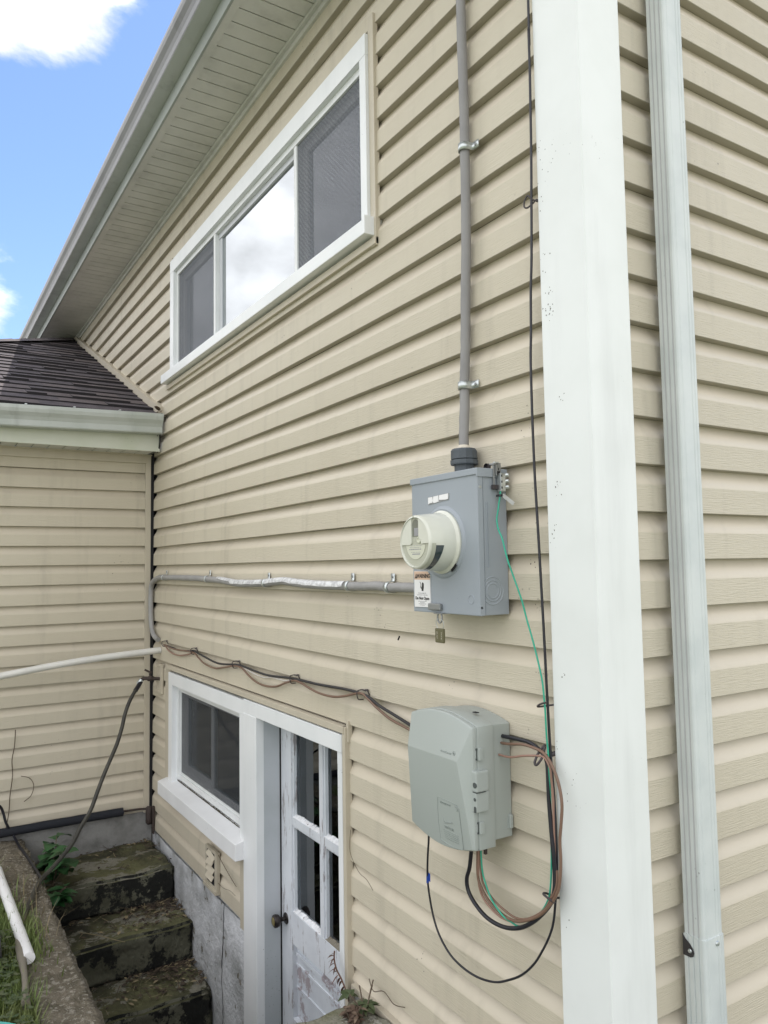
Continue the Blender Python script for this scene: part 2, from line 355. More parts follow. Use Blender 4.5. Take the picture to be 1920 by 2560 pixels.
# ================================================================== THE HOUSE
PITCH = .127
house = empty('house', (-2.0, 0, -1.7), 'old two storey house in tan lap siding with white corner post and shingled side wing', 'house')
PROF = [(.127, -.0255), (.121, -.0248), (.113, -.0222), (.104, -.0170), (.095, -.0110), (.086, -.0055), (.079, -.0018), (.0725, 0.), ]
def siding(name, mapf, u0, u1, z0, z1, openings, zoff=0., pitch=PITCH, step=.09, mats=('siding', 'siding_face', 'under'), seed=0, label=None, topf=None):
    mb = MB()
    us = sorted({u0, u1, *[o[i] for o in openings for i in (0, 1) if u0 < o[i] < u1]})
    k0 = math.floor((z0-zoff)/pitch); k1 = math.ceil((z1-zoff)/pitch)
    for a, b in zip(us[:-1], us[1:]):
        if b-a < 1e-4: continue
        holes = sorted([(o[2], o[3]) for o in openings if o[0] <= a+1e-5 and o[1] >= b-1e-5])
        rng = []; z = z0
        for h0, h1 in holes:
            if h0 > z: rng.append((z, h0))
            z = max(z, h1)
        if z < z1: rng.append((z, z1))
        n = max(1, int(math.ceil((b-a)/step)))
        U = [a+(b-a)*i/n for i in range(n+1)]
        for (ra, rb) in rng:
            for k in range(k0, k1):
                zb = zoff+k*pitch; sc = pitch/PITCH
                lock = (k % 2 == 0)
                segs = [([(zb+p*sc, q) for p, q in PROF], 0, True),
                        ([(zb+.0725*sc, 0), (zb+.03, .0006), (zb+.0015, .0008)], 1, False),
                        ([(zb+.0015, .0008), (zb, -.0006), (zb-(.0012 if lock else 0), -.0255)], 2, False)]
                for pl, mi, sm in segs:
                    # clip the polyline to the allowed height
                    q = []
                    for (za, na), (zc, nc) in zip(pl[:-1], pl[1:]):
                        lo, hi = min(za, zc), max(za, zc)
                        if hi < ra or lo > rb: continue
                        def at(zz): 
                            t = 0 if abs(zc-za) < 1e-9 else (zz-za)/(zc-za)
                            return (zz, na+(nc-na)*t)
                        A = (za, na) if ra <= za <= rb else at(min(max(za, ra), rb)); B = (zc, nc) if ra <= zc <= rb else at(min(max(zc, ra), rb))
                        if not q or q[-1] != A: q.append(A)
                        q.append(B)
                    if len(q) < 2: continue
                    vs = []
                    for u in U:
                        wv = .0014*noise.noise(Vector((u*1.7, k*3.1, seed)))+.0008*noise.noise(Vector((u*5, k*7.7, seed+4)))
                        wz = .0022*noise.noise(Vector((u*.9, k*5.3, seed+9)))
                        for (zz, nn) in q:
                            edge = (abs(zz-ra) < 1e-6 or abs(zz-rb) < 1e-6)
                            vs.append(mapf(u, nn+wv, zz+(0 if edge else wz)))
                    m = len(q)
                    mb.add(vs, [(i*m+j, (i+1)*m+j, (i+1)*m+j+1, i*m+j+1) for i in range(n) for j in range(m-1)], mi, sm)
    return mb.build(name, mats, house, normals=False, label=label)
UW = (-3.585, -1.045, 1.20, 2.015)      # upper window opening (outside of casing)
LW = (-3.60, -2.30, -1.44, -.67)
DR = (-2.36, -1.297, -2.9, -.668)
mapA = lambda u, n, z: (u, -n, z)
mapB = lambda u, n, z: (n, u, z)
mapC = lambda u, n, z: (-4.062+n, u, z)
siding('front_siding', mapA, -4.045, -.11, -1.80, 2.40, [UW, LW, DR, (-1.297, -.11, -1.81, -1.60)], seed=1)
siding('front_siding', mapA, -8.6, -4.045, .70, 2.40, [], seed=1)
siding('side_siding', mapB, .10, 2.6, -1.56, 3.0, [], zoff=-.0207, seed=5)
siding('wing_siding', mapC, -3.05, -.052, -1.676, .735, [], zoff=.009, pitch=PITCH*1.0042, seed=9)
siding('wing_siding', mapC, -.052, -.012, -1.676, .735, [], zoff=.009, pitch=PITCH*1.0042, seed=9)

for xs_, ks_ in ((-4.15, 16), (-5.05, 16)):
    w = MB(); 
    for kk in (0, 1):
        pr = [(-n_-.0010, ks_*PITCH+kk*PITCH+z_) for z_, n_ in PROF]+[(-.0018, ks_*PITCH+kk*PITCH+.002)]
        for (ya, za), (yb, zb2) in zip(pr[:-1], pr[1:]): w.add([(xs_, ya, za), (xs_, yb, zb2), (xs_+.004, yb, zb2), (xs_+.004, ya, za)], [(0, 1, 2, 3)])
    w.build('panel_lap', 'under', house, normals=False)
# walls behind the siding, with the openings left out
w = MB()
def wallA(x0, x1, z0, z1): w.box((x0, .030, z0), (x1, .14, z1))
wallA(-8.6, -3.52, -1.83, 2.39); wallA(-3.52, -2.38, -1.83, -1.40); wallA(-3.52, -2.38, -.72, 1.25)
wallA(-3.52, -1.10, 1.95, 2.39); wallA(-2.38, -1.32, -.70, 1.25); wallA(-1.32, -1.10, -1.83, 1.25); wallA(-2.38, -2.16, -1.83, -.70)
wallA(-1.10, -.02, -1.83, 2.39)
w.box((-.14, .14, -1.83), (-.030, 2.6, 3.0)); w.box((-4.22, -3.05, -1.70), (-4.096, .018, .78))
w.box((-8.6, 2.6, -1.9), (-.02, 2.7, 3.0)); w.box((-8.7, .03, -1.7), (-8.6, 2.7, 2.39)); w.box((-8.7, -3.1, -1.7), (-8.6, .03, .8)); w.box((-8.6, -3.15, -1.7), (-4.08, -3.05, .8))
w.build('inner_wall', 'dark', house)
# dim rooms seen through the panes
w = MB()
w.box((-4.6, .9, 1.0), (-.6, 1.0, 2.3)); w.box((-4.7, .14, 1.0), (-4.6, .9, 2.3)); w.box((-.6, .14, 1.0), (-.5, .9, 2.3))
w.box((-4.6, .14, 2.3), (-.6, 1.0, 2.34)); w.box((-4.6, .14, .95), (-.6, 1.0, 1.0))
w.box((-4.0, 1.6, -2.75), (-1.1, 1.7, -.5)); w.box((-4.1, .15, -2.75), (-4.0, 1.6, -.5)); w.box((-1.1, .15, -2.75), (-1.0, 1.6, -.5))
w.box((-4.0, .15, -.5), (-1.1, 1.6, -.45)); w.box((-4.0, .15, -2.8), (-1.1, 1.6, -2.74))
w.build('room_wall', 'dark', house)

# corner post
w = MB(); w.box((-.150, -.021, -1.62), (.012, -.0, 3.0), 0, .0015); w.box((-.008, -.019, -1.62), (.013, .137, 3.0), 0, .0015)
w.build('corner_post', 'post', house)
# tan channels round the openings
w = MB()
def chan(x0, x1, z0, z1, y=-.012, y2=.01): w.box((x0, y, z0), (x1, y2, z1), 0, .002)
chan(-1.045, -1.008, 1.165, 2.07); chan(-3.622, -3.585, 1.20, 2.04); chan(-3.70, -1.008, 1.168, 1.196, -.016)
w.build('window_channel', 'tan_trim', house)
w = MB()
chan(-3.700, -3.594, -1.40, -.647); chan(-3.655, -1.285, -.668, -.642, -.024); 
chan(-1.300, -1.278, -2.2, -.642, -.020); chan(-1.286, -1.270, -.70, -.62, -.010); chan(-2.375, -2.325, -1.80, -1.46, -.018)
w.build('door_channel', 'tan_trim', house)
w = MB(); w.box((-4.062, -.055, -1.676), (-4.046, -.018, .77), 0, .002); w.box((-4.062, -3.05, .715), (-4.044, -.018, .775), 0, .002)
w.build('wing_corner_trim', 'tan_trim', house)
w = MB(); w.box((-4.062, -.018, -1.75), (-4.038, .0, .80)); w.build('corner_gap', 'gap', house)
# slanted trim where the wing roof meets the wall
w = MB(); p = [(-7.10, 2.468), (-7.10, 2.398), (-3.815, 1.010), (-3.815, 1.078)]
w.prism(p, -.034, .02); w.build('roof_edge_trim', 'tan_trim', house)
# starter strips and foundation
w = MB(); w.box((-1.25, -.022, -1.60), (-.15, .01, -1.575), 0, .002); w.build('starter_strip', 'tan_trim', house)
w = MB()
n = 60
def rough_wall(mb, P0, U, V, nu, nv, amp, seed, mi=0, N=None):
    P0, U, V = Vector(P0), Vector(U), Vector(V); N = N or U.cross(V).normalized()
    vs = []
    for i in range(nu+1):
        for j in range(nv+1):
            q = P0+U*i/nu+V*j/nv
            d = amp*(noise.fractal(q*3+Vector((seed, 0, 0)), 1., 2., 5)) if 0 < i < nu or 1 else 0
            vs.append(q+N*d)
    mb.add(vs, [(i*(nv+1)+j, (i+1)*(nv+1)+j, (i+1)*(nv+1)+j+1, i*(nv+1)+j+1) for i in range(nu) for j in range(nv)], mi, True)
rough_wall(w, (-4.08, .006, -2.8), (1.78, 0, 0), (0, 0, 1.0), 60, 40, .006, 3, N=Vector((0, -1, 0)))
w.box((-4.08, .02, -2.8), (-2.3, .15, -1.8))
fw = w.build('foundation', 'found_w', house, normals=False, label='pale blue painted foundation with peeling paint and a long crack beside the steps')
w = MB(); w.box((-1.30, .01, -2.8), (-.02, .15, -1.62)); w.box((-.14, .1502, -2.8), (-.02, 2.6, -1.56)); w.build('foundation', 'found_g', house)
# crack as a thin dark groove
w = MB(); pts = []
x = -2.66; z = -1.80
while z > -2.62:
    pts.append((x, .0045, z)); z -= .025; x += random.uniform(-.008, .010)
w.tube(pts, .0022, 5, sub=1); w.build('crack', 'gap', fw)
w = MB()
rough_wall(w, (-4.055, -3.05, -2.1), (0, 3.05, 0), (0, 0, .43), 70, 14, .006, 8, N=Vector((1, 0, 0)))
w.box((-4.2, -3.05, -2.1), (-4.065, .0, -1.675)); w.build('wing_foundation', 'found_g', house, normals=False)

# ---- main eave
w = MB(); gx = .0930
x = .4
while x > -8.6:
    w.box((x-gx+.007, -.300, 2.393), (x, -.016, 2.402)); x -= gx
w.build('soffit', 'soffit', house, label='long pale grooved soffit under the main eave')
w = MB(); w.box((-8.6, -.33, 2.3985), (.4, .02, 2.41)); w.build('soffit_backing', 'groove', house)
w = MB(); w.box((-8.6, -.333, 2.3895), (.4, -.298, 2.3955)); w.box((-8.6, -.030, 2.376), (.4, -.010, 2.3925), 0, .001); w.box((-8.6, -.014, 2.352), (.4, .012, 2.376), 0, .002)
w.build('soffit_trim', 'soffit', house)
w = MB(); w.box((-8.6, -.345, 2.388), (.4, -.334, 2.60)); w.build('fascia', 'fascia_grey', house)
def gutter(name, m, L0, L1, mp, label=None):
    # K profile: (out from fascia, height); swept along the run
    pr = [(0, 0), (.082, 0), (.086, .006), (.088, .034), (.098, .052), (.116, .072), (.122, .090), (.122, .108), (.112, .110), (.112, .104), (.118, .102), (.118, .09), (.112, .074), (.094, .055), (.084, .036), (.080, .006), (.004, .004), (.004, .10), (0, .10)]
    w = MB(); n = 24
    for i in range(n+1):
        pass
    vs = []
    for i in range(n+1):
        t = L0+(L1-L0)*i/n
        for (o, h) in pr: vs.append(mp(t, o, h))
    k = len(pr)
    for i in range(n):
        for j in range(k):
            a = i*k+j; b = i*k+(j+1) % k
            w.add([vs[a], vs[b], vs[b+k], vs[a+k]], [(0, 1, 2, 3)], 1 if j == 0 else 0)
    w.add(vs[:k], [list(range(k))]); w.add(vs[-k:], [list(range(k))])
    return w.build(name, [m, 'alum'], house, label=label)
gutter('gutter', 'gutter_dark', -8.6, .4, lambda t, o, h: (t, -.346-o*.90, 2.465+h*.95), 'long weathered grey gutter along the main roof edge')
w = MB()
for s in ((-8.7, .5),):
    w.add([(s[0], -.40, 2.585), (s[1], -.40, 2.585), (s[1], 3.2, 3.95), (s[0], 3.2, 3.95), (s[0], -.40, 2.60), (s[1], -.40, 2.60), (s[1], 3.2, 3.97), (s[0], 3.2, 3.97)],
          [(0, 1, 2, 3), (4, 5, 6, 7), (0, 1, 5, 4), (2, 3, 7, 6), (1, 2, 6, 5), (0, 3, 7, 4)])
w.add([(-8.6, .0, 2.40), (-8.6, 3.2, 2.40), (-8.6, 3.2, 3.93)], [(0, 1, 2)]); w.add([(-.02, .0, 2.40), (-.02, 3.2, 2.40), (-.02, 3.2, 3.93), (-.02, .0, 2.69)], [(0, 1, 2, 3)])
w.build('main_roof', 'shingle', house)

# ---- wing eave, gutter, hip roof
w = MB(); y = -.05
while y > -3.2:
    w.box((-4.03, y-.0935+.007, .776), (-3.862, y, .784)); y -= .0935
w.build('wing_soffit', 'soffit', house)
w = MB(); w.box((-4.06, -3.2, .782), (-3.85, -.015, .79)); w.build('wing_soffit_backing', 'groove', house)
w = MB(); w.box((-4.045, -3.2, .768), (-4.026, -.016, .7765), 0, .001)
w.build('wing_soffit_trim', 'tan_trim', house)
w = MB(); w.box((-3.862, -3.2, .7735), (-3.848, -.014, .985)); w.build('wing_fascia', 'green_fascia', house, label='algae tinted white fascia under the wing gutter')
gutter('wing_gutter', 'alum', -3.25, -.022, lambda t, o, h: (-3.846+o*1.0, t, .886+h*1.18+.026*(t+.03)), 'short grey gutter along the edge of the shingled wing roof')
# small straps along the wing gutter
for yy in (-.306, -.585, -.864):
    w = MB(); w.box((-3.80, yy-.006, 1.016+.026*yy), (-3.722, yy+.006, 1.022+.026*yy)); w.build('gutter_strap', 'galv', house)
def zroof(x): return 1.012+.424*(-3.80-x)
rs = MB()
nc = 23; x0 = -3.79; run = 3.30/nc; rnd = random.Random(4)
rs.add([(-3.78, -3.26, zroof(-3.78)-.012), (-3.78, -.0, zroof(-3.78)-.012), (-7.09, .0, zroof(-7.09)-.012)], [(0, 1, 2)], 0)
for i in range(nc):
    xa = x0-i*run; xb = xa-run-.004
    y = -.036; lim = -3.26+(x0-xa)
    while y > lim:
        wd = rnd.choice((.16, .22, .30, .12)); y2 = max(y-wd, lim-.02)
        th = rnd.choice((.012, .014, .022)); dz = rnd.uniform(-.0015, .0015); sh = rnd.uniform(0, .006) if th < .01 else -.002
        m = 1 if rnd.random() < .33 else 0
        za, zb = zroof(xa), zroof(xb)
        xa2 = xa+sh
        rs.add([(xa2, y, za+dz-.006), (xa2, y2, za+dz-.006), (xb, y2, zb-.004), (xb, y, zb-.004),
                (xa2, y, za+th+dz), (xa2, y2, za+th+dz), (xb, y2, zb+.003), (xb, y, zb+.003)],
               [(4, 5, 6, 7)], m)
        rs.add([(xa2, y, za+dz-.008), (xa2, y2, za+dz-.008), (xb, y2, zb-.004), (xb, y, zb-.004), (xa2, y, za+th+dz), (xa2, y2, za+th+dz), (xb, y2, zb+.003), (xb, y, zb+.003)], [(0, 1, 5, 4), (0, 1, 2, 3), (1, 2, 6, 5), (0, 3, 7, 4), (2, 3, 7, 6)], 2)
        y = y2
# hip cap and the other hip face
for i in range(24):
    t = i/24; a = Vector((-7.09+3.3*t, -.0-3.28*t, zroof(-7.09+3.3*t)+.012)); b = a+Vector((.16, -.159, -.0675))
    s = Vector((.09, .09, -.02)); 
    rs.add([a+s*1, a+Vector((0, 0, .014)), a+Vector((-.09, -.09, -.02)), b+s, b+Vector((0, 0, .006)), b+Vector((-.09, -.09, -.02))], [(0, 1, 4, 3), (1, 2, 5, 4)], i % 2)
rs.add([(-3.79, -3.26, zroof(-3.79)), (-7.09, .0, zroof(-7.09)), (-8.6, .0, zroof(-7.09)), (-8.6, -3.26, zroof(-3.79))], [(0, 1, 2, 3)], 0)
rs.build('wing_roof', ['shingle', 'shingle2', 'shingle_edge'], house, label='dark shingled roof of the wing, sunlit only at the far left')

# ---- downspout
sp = MB(); x0, x1, y0, y1 = .020, .076, .245, .322
def spout_sec(w_, x0, x1, y0, y1, z0, z1):
    pts = []
    # side towards the corner (y = y0) with narrow ribs, front (x = x1) with two shallow flutes
    for t in (0, .16, .18, .22, .24, .42, .44, .48, .50, .68, .70, .74, .76): 
        d = .003 if t in (.18, .22-0, .44, .48, .70, .74) else 0
        pts.append((x0+(x1-x0)*t, y0+d))
    pts += [(x1-.006, y0), (x1-.002, y0+.002), (x1, y0+.006)]
    W = y1-y0
    for t, d in ((.12, 0), (.15, .0015), (.19, 0), (.62, 0), (.65, .002), (.69, 0), (.78, 0), (.81, .002), (.85, 0)): pts.append((x1-d, y0+W*t))
    pts += [(x1, y1-.006), (x1-.002, y1-.002), (x1-.006, y1), (x0, y1)]
    w_.prism(pts, z0, z1, 'z')
    return pts
spout_sec(sp, x0, x1, y0, y1, -.980, 3.0)
spout = sp.build('downspout', 'spout', house, label='weathered pale grey corrugated downspout right of the white corner post')
sp = MB(); spout_sec(sp, x0-.002, x1+.0025, y0-.0025, y1+.0025, -1.56, -.970)
sp.build('lower_section', 'spout', spout)
sp = MB()
for t in (.20, .46, .72): sp.box((x0+(x1-x0)*t-.0012, y0+.0008, -.968), (x0+(x1-x0)*t+.0012, y0+.0032, 3.0))
sp.build('rib_shadow', 'spout_groove', spout)
sp = MB(); sp.prism([(.016, -.972), (.024, -.982), (.036, -.990), (.045, -1.000), (.048, -1.010), (.045, -1.019), (.037, -1.023), (.016, -1.023)], .2405, .2420, 'y')
sp.build('strap', 'black_dull', spout)
sp = MB(); sp.lathe([(.0, .004), (.004, .0035), (.0055, .001), (.0055, 0)], (.037, .2405, -1.007), (0, -1, 0), 14)
sp.build('rivet', 'galv', spout); sp = MB()
sp.lathe([(.0, .005), (.005, .004), (.0065, .001), (.0065, 0)], (.0785, .292, -.986), (1, 0, 0), 14)
sp.build('rivet', 'galv', spout)
# ---- upper window
w = MB()
def casing(w_, x0, x1, z0, z1, y, tk, tw_top, tw_l, tw_r, tw_b=0, back=.06, bev=.002):
    w_.box((x0, y, z1-tw_top), (x1, back, z1), 0, bev)
    w_.box((x0, y+.0007, z0), (x0+tw_l, back, z1-tw_top), 0, bev); w_.box((x1-tw_r, y+.0007, z0), (x1, back, z1-tw_top), 0, bev)
    if tw_b: w_.box((x0+tw_l, y+.0011, z0), (x1-tw_r, back, z0+tw_b), 0, bev)
casing(w, -3.583, -1.045, 1.255, 2.005, -.026, 0, .085, .075, .045)
uw = w.build('upper_window', 'white', house, label='long upper window with one bright middle pane between two screened sashes')
w = MB(); w.box((-3.70, -.052, 1.205), (-1.022, .05, 1.262), 0, .003); w.box((-1.040, -.054, 1.203), (-1.020, .03, 1.275), 0, .003)
w.build('sill', 'white', uw)
w = MB()
# outer frame
casing(w, -3.508, -1.090, 1.262, 1.920, -.004, 0, .030, .028, .028, .030, .05)
w.box((-2.800, -.002, 1.292), (-2.772, .05, 1.890), 0, .001)
w.box((-1.728, -.001, 1.292), (-1.700, .05, 1.890), 0, .001)
w.build('frame', 'sash', uw)
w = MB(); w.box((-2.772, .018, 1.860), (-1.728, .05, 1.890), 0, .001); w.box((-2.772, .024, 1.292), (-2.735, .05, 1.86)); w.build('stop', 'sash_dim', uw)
def pane(parent, x0, x1, z0, z1, y, m): 
    w = MB(); w.box((x0, y, z0), (x1, y+.004, z1)); return w.build('pane', m, parent)
pane(uw, -2.735, -1.728, 1.292, 1.860, .030, 'glass_bright')
for (a, b) in ((-3.480, -2.800), (-1.700, -1.118)):
    w = MB(); casing(w, a, b, 1.292, 1.890, .030, 0, .045, .045, .03, .045, .05); w.build('inner_sash', 'sash', uw)
    pane(uw, a+.045, b-.03, 1.337, 1.845, .042, 'glass_mid')
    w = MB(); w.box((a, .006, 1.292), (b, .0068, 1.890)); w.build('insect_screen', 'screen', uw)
    w = MB(); w.box((a+.14, .10, 1.30), (b-.02, .11, 1.80)); w.build('curtain', 'curtain', uw)

# ---- basement window
w = MB()
casing(w, -3.592, -2.305, -1.37, -.682, -.024, 0, .075, .075, .06, 0, .1)
lw = w.build('lower_window', 'white', house, label='small basement window with dark sliding panes and a deep white sill')
w = MB()
w.add([(-3.655, -.072, -1.372), (-2.300, -.072, -1.372), (-2.300, .06, -1.335), (-3.655, .06, -1.335), (-3.655, -.072, -1.452), (-2.300, -.072, -1.452), (-2.300, .06, -1.452), (-3.655, .06, -1.452)],
      [(0, 1, 2, 3), (4, 5, 6, 7), (0, 1, 5, 4), (2, 3, 7, 6), (1, 2, 6, 5), (0, 3, 7, 4)])
w.build('sill', 'white_dirty', lw, bevel=.003)
w = MB()
casing(w, -3.517, -2.365, -1.335, -.757, .010, 0, .030, .03, .03, .030, .07)
casing(w, -3.487, -2.395, -1.305, -.787, .022, 0, .012, .012, .012, .012, .07)
w.build('frame', 'sash', lw)
w = MB(); x = -3.50
vs = []
while x < -2.40: vs += [(x, .0085, -1.3475), (x, .0087, -1.3425+random.choice((.0, .002, .007)))]; x += .012
w.add(vs, [(2*i, 2*i+2, 2*i+3, 2*i+1) for i in range(len(vs)//2-1)])
w.build('sill_dirt', 'soil', lw)
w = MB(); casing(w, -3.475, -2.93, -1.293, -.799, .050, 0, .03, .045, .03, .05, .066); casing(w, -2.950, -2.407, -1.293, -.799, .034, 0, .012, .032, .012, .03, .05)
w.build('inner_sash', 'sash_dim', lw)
pane(lw, -3.43, -2.96, -1.243, -.829, .058, 'glass'); pane(lw, -2.918, -2.419, -1.263, -.811, .042, 'glass')
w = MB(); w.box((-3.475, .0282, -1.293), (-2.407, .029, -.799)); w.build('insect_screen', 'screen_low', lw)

# ---- door in its recess
w = MB()
w.box((-2.305, -.026, -.742), (-1.300, .012, -.674), 0, .002)           # head casing
w.box((-2.303, -.028, -2.78), (-2.138, .012, -.742), 0, .002)           # left post
w.box((-1.336, -.022, -2.78), (-1.302, .05, -.742), 0, .002)            # right edge
w.box((-1.336, -.0225, -.79), (-1.314, .05, -.742), 0, .001)
dr = w.build('door_frame', 'white', house)
w = MB(); w.box((-2.20, .012, -2.78), (-2.139, .11, -.742)); w.box((-2.139, .012, -.742), (-1.30, .11, -.70)); w.box((-1.336, .05, -2.78), (-1.28, .16, -.742))
w.build('jamb', 'jamb', dr)
w = MB(); w.box((-2.1390, .094, -2.78), (-2.1362, .112, -.742)); w.build('jamb_gap', 'gap', dr)
w = MB(); X0, X1 = -2.1355, -1.338
def st(x0, x1, z0, z1, y=.100, mi=0): w.box((x0, y, z0), (x1, .135, z1), mi, .0015)
st(X0, -2.022, -2.75, -.752); st(-1.430, X1, -2.75, -.752); st(-2.022, -1.430, -.792, -.752); 
st(-2.022, -1.430, -1.770, -1.625, .1005)
st(-2.022, -1.430, -2.75, -2.60, .1005); st(-2.022, -1.430, -2.20, -2.10, .1005)
st(-1.738, -1.702, -1.625, -.792, .102); st(-2.022, -1.738, -1.232, -1.196, .102); st(-1.702, -1.430, -1.232, -1.196, .1023)
w.box((-2.022, .124, -2.60), (-1.430, .134, -1.770), 1)
for zz in (-1.86, -1.96, -2.30, -2.42): w.box((-2.022, .119, zz-.011), (-1.430, .125, zz), 1, .001)
for zz in (-1.80, -2.10+.0): w.box((-2.010, .112, zz-.02), (-1.442, .1245, zz-.004), 1, .001)
door = w.build('door', ['door', 'door_clean'], house, label='weathered half glazed door with peeling white paint and four panes')
for (a, b, c, d) in ((-2.022, -1.738, -1.196, -.792), (-1.702, -1.430, -1.196, -.792), (-2.022, -1.738, -1.625, -1.232), (-1.702, -1.430, -1.625, -1.232)):
    pane(door, a, b, c, d, .124, 'glass_door')
    w = MB()
    for i in range(18):                                  # chipped glazing putty on the ledge, sky-lit whiteness put into its colour
        xa = a+.004+(b-a-.008)*i/18; xb = a+.004+(b-a-.008)*(i+1)/18; h = random.uniform(.010, .017)
        w.add([(xa, .104, c+.0005), (xb, .104, c+.0005), (xb, .1235, c+h), (xa, .1235, c+h)], [(0, 1, 2, 3)])
    w.build('glazing_ledge', 'putty_skylit' if a < -1.8 or c > -1.3 else 'wood', door)
    w = MB(); w.box((a, .1085, c), (a+.012, .1235, d)); w.box((b-.010, .1085, c), (b, .1235, d)); w.box((a+.012, .1085, d-.010), (b-.010, .1235, d)); w.build('glazing_bead', 'door', door)
w = MB(); w.lathe([(0, .006), (.022, .006), (.026, .003), (.026, 0)], (-2.088, .100, -1.680), (0, -1, 0), 26)
w.lathe([(.010, .004), (.010, .022), (.014, .030), (.026, .040), (.030, .052), (.028, .062), (.020, .067)], (-2.088, .100, -1.680), (0, -1, 0), 26)
knob = w.build('knob', 'bronze', door)
w = MB(); w.lathe([(0, .069), (.014, .0685), (.020, .066)], (-2.088, .100, -1.680), (0, -1, 0), 24); w.build('knob_face', 'brass', door)

# ---- broken louvre vent in the lower siding
w = MB(); casing(w, -2.885, -2.705, -1.745, -1.545, -.022, 0, .016, .022, .034, .016, -.002, .0015); w.box((-2.90, -.030, -1.762), (-2.70, -.002, -1.745), 0, .001)
vent = w.build('vent', 'tan_dirty', house, label='small broken louvred vent below the basement window')
w = MB()
for i, (zz, dx, tl) in enumerate(((-1.575, .012, .24), (-1.612, -.004, -.10), (-1.648, .006, .06), (-1.690, -.006, .03))):
    c = Vector((-2.800+dx, -.022, zz)); q = Matrix.Translation(c) @ Matrix.Rotation(tl, 4, 'Y') @ Matrix.Rotation(-.6, 4, 'X') @ Matrix.Translation(-c)
    w.box((c.x-.052, c.y-.002, zz-.019), (c.x+.052, c.y+.001, zz+.017), 0, 0, q)
w.build('louvre', 'tan_trim', vent)
w = MB(); w.box((-2.863, -.0185, -1.729), (-2.739, -.0165, -1.561)); w.build('vent_hole', 'gap', vent)
# ---- tap block and hole by the basement window
w = MB(); casing(w, -3.885, -3.775, -.850, -.655, -.020, 0, .018, .018, .018, .018, -.002, .002); w.box((-3.867, -.012, -.832), (-3.793, -.004, -.673))
w.build('tap_block', 'tan_trim', house)

# ================================================================== GROUND, STEPS, KERBS
w = MB()
def sheet(x0, x1, y0, y1, z): w.add([(x0, y0, z), (x1, y0, z), (x1, y1, z), (x0, y1, z)], [(0, 1, 2, 3)])
sheet(-120, 120, -120, -1.0, -1.735); sheet(-1.15, 120, -1.0, 120, -1.735); sheet(-120, -8.6, -1.0, 120, -1.735); sheet(-8.6, -1.15, 2.7, 120, -1.735); sheet(-8.6, -4.10, -1.0, 2.7, -1.735)
g = w.build('ground', 'lawn', normals=False); tag(g, kind='structure')
def rock(mb, a, b, amp, seed, seg=.05, mi=0, rnd_=.012, top_mi=None):
    bm = bmesh.new(); bmesh.ops.create_cube(bm, size=1)
    d = [b[i]-a[i] for i in range(3)]
    for v in bm.verts: v.co = Vector([a[i]+(v.co[i]+.5)*d[i] for i in range(3)])
    bmesh.ops.bevel(bm, geom=list(bm.edges), offset=rnd_, segments=2, affect='EDGES')
    for ax in range(3):
        n = int(d[ax]/seg)
        for k in range(1, n):
            pc = Vector((0, 0, 0)); pc[ax] = a[ax]+d[ax]*k/n; nn = Vector((0, 0, 0)); nn[ax] = 1
            bmesh.ops.bisect_plane(bm, geom=list(bm.verts)+list(bm.edges)+list(bm.faces), plane_co=pc, plane_no=nn)
    bm.normal_update()
    for v in bm.verts:
        q = v.co
        v.co = q+v.normal*amp*(noise.fractal(q*7+Vector((seed, 0, 0)), 1., 2., 4))+Vector((0, 0, amp*.6*noise.noise(q*2.5+Vector((0, seed, 0)))))
    b0 = len(mb.v); bm.verts.index_update()
    mb.add([v.co.copy() for v in bm.verts], [], mi)
    for f in bm.faces:
        mb.f.append([b0+v.index for v in f.verts]); mb.m.append((top_mi if top_mi is not None and f.normal.z > .6 else mi)); mb.s.append(True)
    bm.free()
st_ = empty('stairwell_steps', (-3.0, -.4, -2.8), 'mossy concrete steps going down to the basement door between the house and the kerb', 'steps')
for i, (xa, xb, zt) in enumerate(((-4.06, -3.53, -1.868), (-4.06, -3.175, -2.078), (-4.06, -2.82, -2.293), (-4.06, -2.45, -2.505), (-4.06, -1.16, -2.72))):
    w = MB(); zb = (-2.08, -2.30, -2.52, -2.74, -2.85)[i]
    x0 = (-4.06, -3.62, -3.27, -2.92, -2.55)[i]
    rock(w, (x0, -.84, zb), (xb, .004, zt), .020, i*5.1, .028, 0, .018, 1)
    if i < 4:
        w.build('step', ['riser', 'step'], st_, label=('topmost step, greenish with moss', None, None, None)[i])
    else: w.build('landing', ['riser', 'step'], st_)
k = MB(); rock(k, (-4.08, -1.015, -2.85), (-.98, -.795, -1.697), .016, 31, .028, 0, .014)
kb = k.build('retaining_wall', 'curb', origin=(-2.5, -.9, -2.8)); tag(kb, 'rough concrete kerb wall running along the open side of the basement steps', 'wall')
k = MB(); rock(k, (-1.175, -.79, -2.85), (-.80, .0, -1.578), .014, 47, .035, 0, .03)
kb = k.build('retaining_wall', 'stone', origin=(-1.0, -.4, -2.8)); tag(kb, 'mossy rounded concrete wall end in front of the basement door among weeds', 'wall')

# ================================================================== ELECTRIC METER BOX
BX0, BX1, BY, BZ0, BZ1 = -.660, -.334, -.108, -.168, .243
meter = empty('meter_box', (-.497, 0, -.168), 'grey steel electric meter box with round meter, warning label and padlock seal', 'meter box')
w = MB(); w.box((BX0, -.090, BZ0), (BX1-.001, -.002, BZ1-.004), 0, .0015); w.build('enclosure', 'meter_grey', meter)
w = MB()
w.box((BX0-.0015, BY, BZ0-.001), (BX1+.001, -.0925, BZ1-.012), 0, .003)
w.box((BX1-.0005, -.108, BZ0), (BX1+.0012, -.0900, BZ1-.012), 0, .0005)
